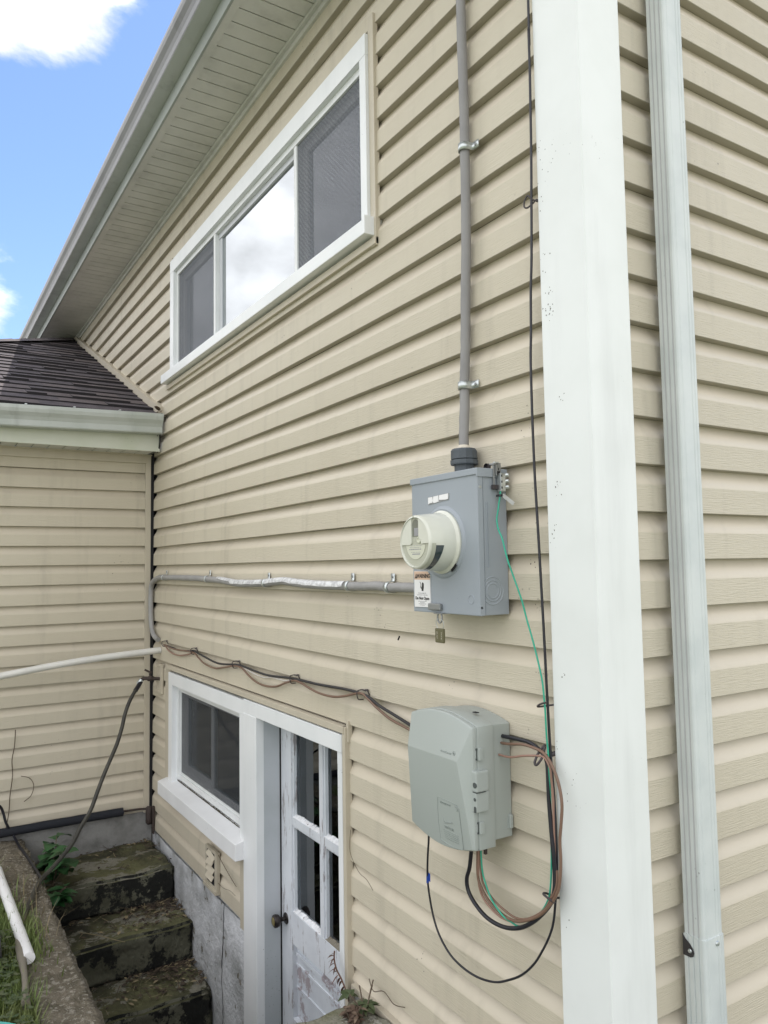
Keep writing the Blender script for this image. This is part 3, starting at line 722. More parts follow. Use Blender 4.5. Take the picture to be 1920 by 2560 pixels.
# raised round collar in the lid
CX, CZ = -.500, .042
w.lathe([(.108, .000), (.104, .004), (.098, .006), (.093, .004), (.092, -.002)], (CX, BY, CZ), (0, -1, 0), 56)
lid = w.build('lid', 'meter_grey', meter)
w = MB(); w.box((BX1+.0002, -.0905, BZ0+.001), (BX1+.0014, -.0890, BZ1-.016)); w.build('seam', 'line_grey', lid)
w = MB(); w.box((BX0-.004, -.1125, BZ1-.016), (BX1+.004, .0, BZ1+.003), 0, .002); w.box((BX1+.0005, -.113, BZ1-.022), (BX1+.0042, -.004, BZ1-.010), 0, .0008); w.build('top_cap', 'meter_grey', meter)
# side pressings
w = MB()
w.box((BX1-.002, -.0790, -.034), (BX1+.0006, -.0765, .150), 0, .0008); w.box((BX1-.002, -.0730, -.034), (BX1+.0006, -.0722, .150), 0, .0004)
w.build('side_rib', 'meter_grey', meter)
for r in (.0385, .0290, .0205):
    w = MB(); w.lathe([(r+.0022, 0), (r+.0012, .0012), (r, .0014), (r-.0012, .0010), (r-.0022, 0)], (BX1-.001, -.060, -.100), (1, 0, 0), 48); w.build('knockout', 'meter_grey', meter)
w = MB(); w.box((BX1-.001, -.122+.016, -.150), (BX1+.0012, -.099, -.143), 0, .0006); w.build('stamp', 'line_grey', meter)
w = MB(); w.lathe([(0, .003), (.0045, .0025), (.006, 0)], (BX1-.0005, -.099, .192), (1, 0, 0), 14); w.build('screw', 'galv', meter)
w = MB(); w.lathe([(.013, 0), (.0125, .0012), (.0115, .0012), (.011, 0)], (-.372, BY, -.124), (0, -1, 0), 30); w.build('knockout', 'meter_grey', meter)
# stub and locknut on top
w = MB(); w.lathe([(.030, -.01), (.030, .030), (.041, .030), (.042, .034), (.042, .044), (.034, .046), (.040, .047), (.040, .072), (.036, .078), (.016, .0785), (0, .0785)], (-.470, -.045, BZ1), (0, 0, 1), 12, 0, False)
hub = w.build('hub', 'hub', meter)
w = MB(); w.lathe([(.0235, 0), (.020, .007), (.016, .013), (0, .014)], (-.471, -.045, BZ1+.077), (0, 0, 1), 20); w.build('sealant', 'sealant', hub)
w = MB(); w.lathe([(.004, 0), (.004, .006), (0, .007)], (-.590, -.070, BZ1+.003), (0, 0, 1), 10); w.build('bolt', 'hub', meter)
# the meter itself
w = MB()
w.lathe([(.094, .004), (.094, .010), (.088, .014), (.086, .016), (.083, .060), (.0785, .098), (.076, .103), (.072, .1045), (.0705, .1015), (.070, .098)], (CX, BY, CZ), (0, -1, 0), 72)
mt = w.build('meter', 'meter_cover', meter)
yf = BY-.098
def arc(cx, cz, r, a0, a1, n=16): return [(cx+r*math.cos(R_(a0+(a1-a0)*i/n)), cz+r*math.sin(R_(a0+(a1-a0)*i/n))) for i in range(n+1)]
w = MB(); w.prism(arc(CX, CZ, .0705, 0, 360, 48)[:-1], yf, yf+.006); w.build('meter_face', 'meter_face', mt)
w = MB()
w.prism([(CX-.0175, CZ+.006)]+[(CX-.0175, CZ-.002), (CX-.0225, CZ-.0075), (CX-.069, CZ-.0075)][0:3]+[(CX-.0700, CZ-.0075)]+arc(CX, CZ, .0700, 186, 106, 14)[1:]+[(CX-.0175, CZ+.066)], yf-.004, yf+.001)
w.prism([(CX+.0185, CZ+.018), (CX+.0185, CZ+.067)]+arc(CX, CZ, .0700, 74, 0, 14)+[(CX+.069, CZ-.0045), (CX+.032, CZ-.0055), (CX+.029, CZ+.008)], yf-.004, yf+.001)
w.build('face_shield', 'meter_cover', mt)
w = MB(); w.prism([(CX-.0165, CZ+.016)]+[(CX+.0170, CZ+.016)]+[(CX+.0170, CZ+.052)]+arc(CX, CZ+.050, .0165, 10, 170, 10)+[(CX-.0165, CZ+.050)], yf-.0010, yf+.0005); w.build('display', 'lcd', mt)
w = MB(); w.box((CX-.006, yf-.0016, CZ+.018), (CX+.014, yf-.001, CZ+.041)); w.build('display_screen', 'ink_grey', mt)
w = MB(); w.lathe([(.0105, 0), (.0100, .0030), (.007, .0035), (.006, .0012), (0, .0012)], (CX+.0175, yf, CZ+.006), (0, -1, 0), 28); w.build('meter_button', 'meter_plate', mt)
w = MB(); w.prism(arc(CX, CZ, .0500, 190, 350, 24), yf-.0015, yf+.0005); w.build('nameplate', 'meter_plate', mt)
w = MB()
rr = random.Random(3)
for zz, a, b, h in ((-.011, -.022, .030, .0012), (-.016, -.030, .026, .0012), (-.0225, -.032, .030, .0030), (-.0300, -.024, .026, .0012), (-.0365, -.018, .022, .0032)):
    x = a
    while x < b:
        l = rr.uniform(.002, .007) if h < .003 or zz > -.03 else .04
        w.box((CX+x, yf-.0019, CZ+zz), (CX+min(x+l, b), yf-.0015, CZ+zz+h)); x += l+rr.uniform(.001, .003)
w.build('small_print', 'ink_grey', mt)
# dark side window on the lower right of the meter body
w = MB(); n = 18; vs = []
for i in range(n+1):
    a = R_(-8-72*i/n)
    for (d, rr_) in ((.058, .0837), (.084, .0812)):
        d2 = d+(.012*math.sin((i/n)*1.5) if d < .07 else 0)
        vs.append((CX+math.cos(a)*(rr_+.0006), BY-d2, CZ+math.sin(a)*(rr_+.0006)))
w.add(vs, [(2*i, 2*i+1, 2*i+3, 2*i+2) for i in range(n)], 0, True); w.build('side_window', 'meter_dark', mt)
w = MB(); n = 24; vs = []
for i in range(n+1):
    a = R_(-4-84*i/n)
    for d, rr_ in ((.0845, .0813), (.0965, .0793)): vs.append((CX+math.cos(a)*(rr_+.0005), BY-d, CZ+math.sin(a)*(rr_+.0005)))
w.add(vs, [(2*i, 2*i+1, 2*i+3, 2*i+2) for i in range(n)], 0, True); w.build('side_lens', 'meter_face', mt)
w = MB(); vs = []
for i in range(9):
    a = R_(-42-18*i/8)
    for rr_ in (.0935, .1035): vs.append((CX+math.cos(a)*rr_, BY-.0095, CZ+math.sin(a)*rr_))
w.add(vs, [(2*i, 2*i+1, 2*i+3, 2*i+2) for i in range(8)]); w.build('ring_notch', 'gap', mt)
for zz in (.0735, -.0735):
    w = MB(); w.lathe([(0, .002), (.003, .0015), (.004, 0)], (CX-.003, BY-.1035, CZ+zz), (0, -1, 0), 12); w.build('rim_tab', 'meter_face', mt)
# warning label
LX0, LX1, LZ0, LZ1 = -.6505, -.566, -.154, -.0435
lcx = (LX0+LX1)/2; yl = BY-.0035
w = MB(); w.prism([(LX0, LZ0), (LX1, LZ0+.001), (LX1-.001, LZ1-.012), (LX1-.012, LZ1-.001), (LX0, LZ1)], yl, BY); lab = w.build('warning_label', 'paper', meter)
w = MB(); w.prism([(LX0+.0005, LZ1-.0265), (LX1-.0005, LZ1-.0265), (LX1-.0012, LZ1-.012), (LX1-.0122, LZ1-.0012), (LX0+.0005, LZ1-.0008)], yl-.0003, yl); w.build('label_band', 'orange', lab)
text_mesh('lettering', 'WARNING', .0182, (lcx+.0075, yl-.0006, LZ1-.0155), lab, 'ink', sx=.80, bold=.0004)
w = MB(); tx = LX0+.0105
w.prism([(tx-.0075, LZ1-.0225), (tx+.0065, LZ1-.0225), (tx-.0005, LZ1-.0075)], yl-.0006, yl-.0002); w.build('symbol', 'ink', lab)
w = MB(); w.box((tx-.0011, yl-.0009, LZ1-.0180), (tx+.0001, yl-.0005, LZ1-.0120)); w.box((tx-.0011, yl-.0009, LZ1-.0210), (tx+.0001, yl-.0005, LZ1-.0195)); w.build('symbol', 'orange', lab)
# hand with a lightning wire
hx, hz = lcx+.002, LZ1-.047
w = MB()
w.prism([(hx-.0045, hz-.014), (hx+.004, hz-.014), (hx+.0065, hz-.004), (hx+.0068, hz+.006), (hx+.006, hz+.010), (hx+.004, hz+.0108), (hx+.002, hz+.0125), (hx-.000, hz+.0118), (hx-.0025, hz+.0108), (hx-.0030, hz+.001), (hx-.0060, hz-.002)], yl-.0005, yl)
w.tube([(hx-.013, yl-.0004, hz+.0135), (hx-.008, yl-.0004, hz+.006), (hx-.010, yl-.0004, hz-.002), (hx-.007, yl-.0004, hz-.006), (hx-.004, yl-.0004, hz-.004)], .0009, 5)
w.build('symbol', 'ink', lab)
text_mesh('lettering', 'Hazardous voltage inside.', .0042, (lcx, yl-.0004, LZ1-.0675), lab, 'ink_grey', ext=.0001)
text_mesh('lettering', 'Can shock, burn, or cause death.', .0042, (lcx, yl-.0004, LZ1-.0730), lab, 'ink_grey', ext=.0001)
text_mesh('lettering', 'Do Not Open', .0128, (lcx, yl-.0006, LZ1-.0835), lab, 'ink', bold=.00022)
w = MB(); rr = random.Random(11)
for i, (hw) in enumerate((.022, .013, .020, .013)):
    x = lcx-hw
    while x < lcx+hw:
        l = rr.uniform(.002, .006); w.box((x, yl-.0003, LZ1-.0935-i*.0038), (min(x+l, lcx+hw), yl-.0001, LZ1-.0920-i*.0038)); x += l+.0009
w.build('small_print', 'ink_grey', lab)
# torn white sticker
w = MB(); w.prism([(-.5715, .158), (-.466, .166), (-.465, .186), (-.571, .181)], BY-.0012, BY); stc = w.build('sticker', 'dull_metal', meter)
w = MB()
for pts in (([(-.570, .161), (-.566, .160), (-.563, .163), (-.549, .163), (-.546, .168), (-.548, .181), (-.5695, .1805)]), ([(-.545, .170), (-.5445, .164), (-.540, .162), (-.528, .1625), (-.524, .1640), (-.5160, .1645), (-.517, .183), (-.5435, .1815)]), ([(-.5135, .170), (-.5085, .1690), (-.480, .1675), (-.4685, .1690), (-.4680, .1850), (-.5125, .1832)])):
    w.prism(pts, BY-.0024, BY-.001)
w.build('sticker_scrap', 'paper', stc)
# hasp at the lower edge
w = MB(); w.box((-.569, BY-.012, -.160), (-.509, BY-.001, -.140), 0, .003); w.box((-.540, BY-.012, -.1705), (-.500, BY+.02, -.1675), 0, .0008); w.build('hasp', 'dull_metal', meter)
w = MB()
w.tube([(-.527, BY-.004, -.170), (-.530, BY-.004, -.181), (-.527, BY-.004, -.192), (-.519, BY-.004, -.197), (-.511, BY-.004, -.192), (-.508, BY-.004, -.181), (-.511, BY-.004, -.170)], .0026, 8)
w.build('hasp_loop', 'dull_metal', meter)
# hanging seal
seal = empty('seal', (-.519, BY-.004, -.255), 'olive green metal seal tag hanging on a wire loop under the meter box', 'seal')
w = MB(); w.box((-.540, BY-.0085, -.256), (-.499, BY+.0005, -.213), 0, .0035); w.box((-.5215, BY-.0092, -.253), (-.5165, BY-.0080, -.216), 0, .0005); tg = w.build('seal_body', 'olive', seal)
text_mesh('lettering', 'DP ACT', .0062, (-.5285, BY-.0090, -.233), tg, 'sealant', rot=(R_(90), R_(90), 0), ext=.0001)
text_mesh('lettering', '7WuII 52', .0058, (-.5065, BY-.0090, -.234), tg, 'sealant', rot=(R_(90), R_(90), 0), ext=.0001)
w = MB(); w.tube([(-.531, BY-.004, -.214), (-.537, BY-.004, -.202), (-.537, BY-.005, -.192), (-.528, BY-.006, -.1865), (-.512, BY-.006, -.1865), (-.502, BY-.005, -.192), (-.500, BY-.004, -.203), (-.505, BY-.004, -.214)], .0009, 6); w.build('wire_loop', 'galv', seal)

# bonding clamp on the box corner
bc = empty('bonding_clamp', (-.33, -.035, .19), 'metal bonding clamp with three bright screws gripping the top corner of the meter box', 'clamp')
w = MB()
w.box((-.330, -.048, .225), (-.322, -.030, .262), 0, .001); w.box((-.330, -.055, .190), (-.326, -.049, .262), 0, .0008)
w.box((-.348, -.056, .256), (-.322, -.040, .261), 0, .001); w.build('bracket', 'dull_metal', bc)
w = MB(); w.lathe([(.0105, 0), (.0105, .010), (0, .010)], (-.350, -.062, .252), (0, 1, 0), 16); w.build('jaw', 'clip', bc); w = MB(); w.box((-.331, -.060, .186), (-.322, -.040, .199), 0, .001); w.build('jaw', 'clip', bc)
w = MB(); w.tube([(-.329, -.049, .262), (-.329, -.033, .262)], .004, 10, sub=1); w.build('bolt', 'galv', bc)
w = MB(); w.box((-.328, -.040, .180), (-.312, -.022, .232), 0, .0015)
bar = w.build('terminal_bar', 'galv', bc)
for i, zz in enumerate((.226, .209, .192)):
    w = MB(); w.lathe([(.0, .0135), (.0045, .0130), (.0055, .011), (.0055, .0), (0, 0)], (-.318, -.022, zz), (.55, .83, .1), 8, 0, False); w.build('screw', 'galv', bc)
w = MB()
for zz in (.224, .207, .190): w.box((-.3122, -.0385, zz-.003), (-.3112, -.0345, zz+.003))
w.build('wire_hole', 'gap', bar)
w = MB(); w.box((-.330, -.0405, .2405), (-.3215, -.0375, .2475)); w.box((-.3221, -.044, .226), (-.3213, -.034, .238)); w.build('slot', 'gap', bar)
w = MB(); q = Matrix.Translation((-.29, -.035, .155)) @ Matrix.Rotation(R_(32), 4, 'Y') @ Matrix.Translation((.29, .035, -.155))
w.box((-.315, -.0355, .150), (-.262, -.0345, .161), 0, 0, q); t_ = w.build('tag', 'tag_plastic', None, origin=(-.29, -.035, .155)); tag(t_, 'clear plastic tag tied to the green wire beside the meter box', 'tag')
w = MB(); w.lathe([(.0065, -.003), (.0075, -.002), (.0075, .002), (.0065, .003)], (-.317, -.040, .168), (0, 0, 1), 12); w.box((-.329, -.045, .165), (-.318, -.041, .171), 0, .001)
t_ = w.build('cable_tie', 'black', None, origin=(-.317, -.04, .168)); tag(t_, 'black tie round the green wire just below the three bright clamp screws', 'cable tie')

# ================================================================== TELECOM BOX
tele = empty('telecom_box', (-.49, 0, -.82), 'grey plastic telephone interface box with curved top and latched cover', 'telecom box')
TX0, TX1 = -.640, -.341
def outline(x0, x1, zt, zb, bt, bb, bl=.010, n=14):
    pts = []
    for i in range(n+1):
        t = i/n; pts.append((x0+(x1-x0)*t, zt+bt*math.sin(math.pi*t)**.9))
    for i in range(1, 8): t = i/8; pts.append((x1, zt+(zb-zt)*t))
    for i in range(n+1):
        t = i/n; pts.append((x1+(x0-x1)*t, zb-bb*math.sin(math.pi*t)**.9))
    for i in range(1, 8): t = i/8; pts.append((x0-bl*math.sin(math.pi*t), zb+(zt-zb)*t))
    return pts
def loft(mb, rings, mi=0, smooth=False, capfirst=True, caplast=True):
    k = len(rings[0])
    for a, b in zip(rings[:-1], rings[1:]):
        mb.add(list(a)+list(b), [(i, (i+1) % k, k+(i+1) % k, k+i) for i in range(k)], mi, smooth)
    if capfirst: mb.add(rings[0], [list(range(k))], mi)
    if caplast: mb.add(rings[-1], [list(range(k))], mi)
w = MB(); O = outline(TX0+.012, TX1-.006, -.4735, -.785, .024, .016, .0)
loft(w, [[(x, -.003, z) for x, z in O], [(x, -.070, z) for x, z in O]])
w.box((-.352, -.016, -.762), (-.338, -.004, -.725), 0, .002)
w.build('back_box', 'tele', tele, bevel=.003)
w = MB(); O = outline(TX0, TX1, -.470, -.800, .026, .026)
cxm, czm = -.49, -.635
def inset(O, d): 
    return [(x+(d if x < cxm else -d)*min(1, abs(x-cxm)/.12), z+(d if z < czm else -d)*min(1, abs(z-czm)/.12)) for x, z in O]
R1 = [(x, -.068, z) for x, z in O]; R2 = [(x, -.1235, z) for x, z in O]
loft(w, [R1, R2], capfirst=True, caplast=False)
O2 = inset(O, .004); R3 = [(x, -.1245, z) for x, z in O2]; R3b = [(x, -.1275, z) for x, z in O2]
loft(w, [R2, R3, R3b], capfirst=False, caplast=False)
O3 = inset(O, .001); R4 = [(x, -.1280, z) for x, z in O3]; R5 = [(x, -.139, z) for x, z in inset(O, .002)]
loft(w, [R3b, R4, R5], capfirst=False, caplast=False)
# faceted front
n = 14; top = inset(O, .005)[:n+1]; k0 = n+7; bot = inset(O, .005)[k0+1:k0+1+n+1][::-1]
topP = [Vector((x, -.141, z)) for x, z in top]; botP = [Vector((x, -.146, z)) for x, z in bot]
mid = [Vector((-.622+(.241)*i/n, -.166, -.566)) for i in range(n+1)]
# bottom ends pulled in so the side facets run down the front
w.add(topP+mid, [(i, i+1, n+2+i, n+1+i) for i in range(n)], 0, False)
w.add(mid+botP, [(i, i+1, n+2+i, n+1+i) for i in range(n)], 0, False)
ring = [Vector(p) for p in R5]
rt = ring[n:n+9]; lf = ring[2*n+8:]+[ring[0]]
# right side facet fan
w.add([topP[-1], mid[-1], botP[-1]]+rt, [(0, 1, 3), ]+[(1, 3+i, 4+i) for i in range(0, 8)]+[(1, 11, 2)], 0, False)
w.add([botP[0], mid[0], topP[0]]+lf, [(0, 1, 3)]+[(1, 3+i, 4+i) for i in range(len(lf)-1)]+[(1, 2+len(lf), 2)], 0, False)
w.add(list(topP)+ring[:n+1], [(i, i+1, n+2+i, n+1+i) for i in range(n)], 0, True)
rb = ring[n+8:2*n+9][::-1]
w.add(list(botP)+rb, [(i, i+1, n+2+i, n+1+i) for i in range(n)], 0, True)
cov = w.build('cover', 'tele', tele)
bm = bmesh.new(); bm.from_mesh(cov.data); bmesh.ops.remove_doubles(bm, verts=bm.verts, dist=.0004); bmesh.ops.recalc_face_normals(bm, faces=bm.faces); bm.to_mesh(cov.data); bm.free()
bv = cov.modifiers.new('bevel', 'BEVEL'); bv.width = .0035; bv.segments = 3; bv.limit_method = 'ANGLE'; bv.angle_limit = R_(14)
for p in cov.data.polygons: p.use_smooth = True
# latch block and the two clips on the right side
w = MB(); w.box((-.352, -.142, -.641), (-.327, -.098, -.586), 0, .004); w.box((-.352, -.142, -.695), (-.329, -.097, -.642), 0, .003); la = w.build('latch', 'tele', tele)
w = MB(); w.lathe([(0, .0006), (.0075, .0006), (.0075, -.002)], (-.334, -.1425, -.622), (0, -1, 0), 18); w.lathe([(0, .0006), (.0048, .0006), (.0048, -.002)], (-.335, -.1422, -.660), (0, -1, 0), 16)
w.box((-.3395, -.1428, -.6945), (-.330, -.1415, -.683)); w.lathe([(0, .0004), (.0048, .0004), (.0048, -.002)], (-.3347, -.1425, -.683), (0, -1, 0), 14)
w.box((-.345, -.1425, -.6425), (-.3265, -.110, -.6412)); w.build('latch_hole', 'tele_hole', la)
for zz in (-.543, -.739):
    w = MB(); w.box((-.343, -.126, zz-.016), (-.332, -.112, zz+.016), 0, .002); c_ = w.build('clip', 'tele', tele)
    w = MB(); w.box((-.3412, -.131, zz+.011), (-.3395, -.125, zz+.016)); w.box((-.3412, -.131, zz-.016), (-.3395, -.125, zz-.011)); w.box((-.3412, -.1275, zz-.014), (-.3400, -.126, zz+.014)); w.build('clip_slot', 'tele_hole', c_)
w = MB(); w.box((-.413, -.082, -.4466), (-.396, -.070, -.4445)); w.build('vent_slot', 'gap', tele)
# moulded logo panel and writing on the cover
def cy(z): return -.166+(-.566-z)*(.020/(.566-.826)*-1)*-1 if False else -.166+.020*((-.566-z)/.255)
w = MB()
def bar3(a, b, r=.0011): w.tube([(a[0], cy(a[1])-.0002, a[1]), (b[0], cy(b[1])-.0002, b[1])], r, 6, sub=1)
pan = [(-.486, -.686), (-.398, -.688), (-.390, -.698), (-.383, -.802), (-.386, -.806)]
for a, b in zip(pan[:-1], pan[1:]): bar3(a, b, .0009)
L_ = [(-.486, -.686), (-.4905, -.72), (-.4915, -.76), (-.4885, -.806)]
for a, b in zip(L_[:-1], L_[1:]): bar3(a, b)
for i in range(10):
    a = (-.4885+.1035*i/10, -.806-.009*math.sin(math.pi*(i/10*.8+.1))+.003); b = (-.4885+.1035*(i+1)/10, -.806-.009*math.sin(math.pi*((i+1)/10*.8+.1))+.003)
    bar3(a, b, .0013)
w.tube([(-.468, cy(-.742), -.737), (-.462, cy(-.754)-.001, -.752), (-.425, cy(-.742)-.001, -.743)], .0012, 6, sub=1)
for i in range(5):
    z = -.774-i*.0052; x = -.472+.002*i
    while x < -.405: 
        l = random.uniform(.003, .008); w.box((x, cy(z)-.0009, z-.0008), (min(x+l, -.402), cy(z)+.001, z+.0008)); x += l+.0015
w.box((-.476, cy(-.700)-.001, -.7005), (-.450, cy(-.7)+.001, -.699))
logo = w.build('moulded_panel', 'tele_dark', cov)
tilt = math.atan2(.020, .255)
text_mesh('lettering', 'Alcatel·Lucent', .0088, (-.4345, -.1625, -.5500), cov, 'tele_dark', rot=(R_(90)-.26, 0, 0), ext=.0006)
w = MB(); w.lathe([(.0060, 0), (.0057, .001), (.0050, .001), (.0047, 0)], (-.3985, -.1615, -.5470), (0, -1, .26), 24); w.tube([(-.4005, -.1625, -.5495), (-.4, -.1625, -.544), (-.397, -.1625, -.5500), (-.3965, -.1625, -.545)], .0005, 5, sub=1); w.build('emblem', 'tele_dark', cov)
text_mesh('lettering', 'verizon', .0145, (-.4435, cy(-.762)-.0004, -.762), cov, 'tele_dark', rot=(R_(90)+tilt, 0, 0), ext=.0006)
text_mesh('lettering', 'CUSTOMER ACCESS', .0055, (-.452, cy(-.697)-.0004, -.697), cov, 'tele_dark', rot=(R_(90)+tilt, 0, 0), ext=.0005)
w = MB(); w.tube([(-.407, cy(-.697)-.0006, -.6945), (-.398, cy(-.697)-.0006, -.6950), (-.3955, cy(-.70)-.0006, -.700), (-.400, cy(-.705)-.0006, -.705)], .0008, 5, sub=1); w.build('arrow', 'tele_dark', cov)
w = MB(); w.box((-.3785, -.082, -.828), (-.3700, -.074, -.800), 0, .001); w.build('cover_screw', 'iron', tele)

# ================================================================== CABLES
def cable(name, pts, r, m, label, cat='cable', group=None, n=10, wob=0., sub=5):
    w = MB(); w.tube(pts, r, n, sub=sub, wob=wob)
    o = w.build(name, m, None, origin=pts[len(pts)//2]); return tag(o, label, cat, group)
serv = [(-0.465, -0.022, 3.0), (-0.463, -0.022, 1.748), (-0.461, -0.022, 1.534), (-0.459, -0.022, 1.352), (-0.46, -0.022, 1.274), (-0.461, -0.022, 1.108), (-0.466, -0.022, 0.926), (-0.473, -0.022, 0.815), (-0.477, -0.022, 0.707), (-0.482, -0.023, 0.599), (-0.487, -0.024, 0.521), (-0.483, -0.028, 0.455), (-0.478, -0.037, 0.383), (-0.471, -0.045, 0.317)]
cable('service_cable', serv, .0152, 'cable_grey', 'thick grey service cable running up the wall from the top of the meter box', wob=.10, n=14)
gray = [(-3.849,-0.02,-0.498),(-3.944,-0.025,-0.466),(-3.994,-0.025,-0.403),(-4.008,-0.025,-0.318),(-4.010,-0.025,-0.226),(-3.999,-0.025,-0.146),(-3.939,-0.025,-0.106),(-3.799,-0.025,-0.082),(-3.642,-0.025,-0.081),(-3.199,-0.025,-0.081),(-2.851,-0.025,-0.085),(-2.618,-0.025,-0.091),(-2.405,-0.025,-0.104),(-2.210,-0.025,-0.104),(-2.031,-0.025,-0.099),(-1.856,-0.025,-0.089),(-1.787,-0.025,-0.089),(-1.640,-0.025,-0.097),(-1.460,-0.025,-0.101),(-1.312,-0.025,-0.101),(-1.220,-0.025,-0.100),(-1.111,-0.025,-0.100),(-1.009,-0.025,-0.097),(-0.938,-0.025,-0.101),(-0.864,-0.025,-0.100),(-0.793,-0.025,-0.100),(-0.655,-0.025,-0.100)]
hc = cable('service_cable', gray, .0165, 'cable_foil', 'level grey cable from the meter box to the inner corner, split open to silver', wob=.12, n=14)
w = MB(); n = 70; vs = []
for i in range(n+1):
    x = -2.66+(-1.245+2.66)*i/n
    # follow the cable centre line
    for a, b in zip(gray[:-1], gray[1:]):
        if a[0] <= x <= b[0]: z = a[2]+(b[2]-a[2])*(x-a[0])/(b[0]-a[0])
    lo = -12+20*abs(noise.noise(Vector((x*7, 0, 0))))+(30 if x < -2.45 else 0); hi = 104+14*noise.noise(Vector((x*9, 3, 0)))
    for j in range(5):
        a = R_(lo+(hi-lo)*j/4); rr_ = .0196+.0014*noise.noise(Vector((x*40, j, 0)))
        vs.append((x, -.025-math.cos(a)*rr_, z+math.sin(a)*rr_))
w.add(vs, [(5*i+j, 5*i+j+1, 5*i+6+j, 5*i+5+j) for i in range(n) for j in range(4)], 0, True)
w.build('foil', 'foil', hc)
blackv = [(-.157, -.028, 3.0), (-0.157,-0.028,1.540),(-0.157,-0.030,1.456),(-0.157,-0.030,1.338),(-0.159,-0.030,1.206),(-0.161,-0.030,1.108),(-0.165,-0.030,0.994),(-0.172,-0.030,0.814),(-0.179,-0.030,0.719),(-0.183,-0.030,0.607),(-0.187,-0.030,0.544),(-0.188,-0.030,0.480),(-0.188,-0.030,0.384),(-0.187,-0.030,0.305),(-0.185,-0.030,0.210),(-0.181,-0.030,0.112),(-0.177,-0.030,0.019),(-0.173,-0.030,-0.088),(-0.170,-0.030,-0.165),(-0.167,-0.030,-0.255),(-0.165,-0.030,-0.330),(-0.163,-0.030,-0.381),(-0.160,-0.030,-0.464),(-0.157,-0.030,-0.522),(-0.153,-0.030,-0.580),(-0.148,-0.030,-0.652),(-0.146,-0.030,-0.738),(-0.146,-0.030,-0.796),(-0.150,-0.030,-0.841),(-0.156,-0.032,-0.885)]
cable('black_cable', blackv, .0036, 'black', 'thin black cable hanging straight down beside the white corner post', n=8)
thick = [(-.345, -.03, -.507), (-0.273,-0.030,-0.504),(-0.236,-0.031,-0.504),(-0.204,-0.032,-0.513),(-0.177,-0.034,-0.526),(-0.166,-0.035,-0.544),(-0.163,-0.036,-0.582),(-0.161,-0.037,-0.640),(-0.155,-0.038,-0.710),(-0.148,-0.040,-0.766),(-0.144,-0.041,-0.816),(-0.143,-0.044,-0.849),(-0.150,-0.046,-0.880),(-0.178,-0.049,-0.919),(-0.223,-0.051,-0.962),(-0.275,-0.053,-0.995),(-0.334,-0.056,-1.013),(-0.397,-0.058,-1.013),(-0.447,-0.060,-0.993),(-0.475,-0.063,-0.964),(-0.478,-0.065,-0.930),(-0.459,-0.068,-0.889),(-0.441,-0.070,-0.80)]
cable('black_cable', thick, .0058, 'black', 'thick black cable looping from the right side of the telecom box to its bottom', n=10)
b1 = [(-.345, -.035, -.525), (-0.310,-0.040,-0.521),(-0.250,-0.041,-0.511),(-0.201,-0.042,-0.512),(-0.165,-0.044,-0.519),(-0.137,-0.045,-0.544),(-0.116,-0.046,-0.581),(-0.104,-0.048,-0.627),(-0.107,-0.049,-0.673),(-0.113,-0.050,-0.723),(-0.111,-0.051,-0.768),(-0.115,-0.052,-0.817),(-0.123,-0.054,-0.850),(-0.148,-0.055,-0.888),(-0.187,-0.056,-0.928),(-0.239,-0.057,-0.961),(-0.286,-0.059,-0.978),(-0.334,-0.060,-0.978),(-0.383,-0.062,-0.962),(-0.412,-0.065,-0.934),(-0.425,-0.067,-0.899),(-0.416,-0.070,-0.80)]
cable('brown_cable', b1, .0040, 'brown', 'brown cable bowing out over the white post right of the telecom box', n=8)
b2 = [(-.345, -.045, -.556), (-0.300,-0.045,-0.554),(-0.247,-0.045,-0.540),(-0.199,-0.045,-0.530),(-0.165,-0.045,-0.528),(-0.147,-0.044,-0.550),(-0.147,-0.040,-0.581),(-0.147,-0.036,-0.628),(-0.149,-0.034,-0.668),(-0.149,-0.034,-0.726),(-0.148,-0.036,-0.783),(-0.150,-0.040,-0.851),(-0.175,-0.044,-0.907),(-0.214,-0.047,-0.945),(-0.259,-0.049,-0.972),(-0.312,-0.052,-0.990),(-0.359,-0.054,-0.990),(-0.405,-0.058,-0.970),(-0.423,-0.062,-0.942),(-0.423,-0.066,-0.900),(-0.409,-0.070,-0.80)]
cable('brown_cable', b2, .0032, 'brown_pink', 'faded pinkish brown cable leaving the box side lowest and running inside the loop', n=8)
b3 = [(-0.128,-0.048,-0.800), (-0.130,-0.050,-0.839),(-0.152,-0.052,-0.882),(-0.183,-0.054,-0.920),(-0.234,-0.057,-0.955),(-0.279,-0.059,-0.968),(-0.326,-0.061,-0.962),(-0.368,-0.063,-0.948),(-0.398,-0.066,-0.925),(-0.408,-0.068,-0.893),(-0.404,-0.070,-0.80)]
cable('brown_cable', b3, .0032, 'brown', 'innermost brown cable curving under the telecom box beside the green wire', n=8)
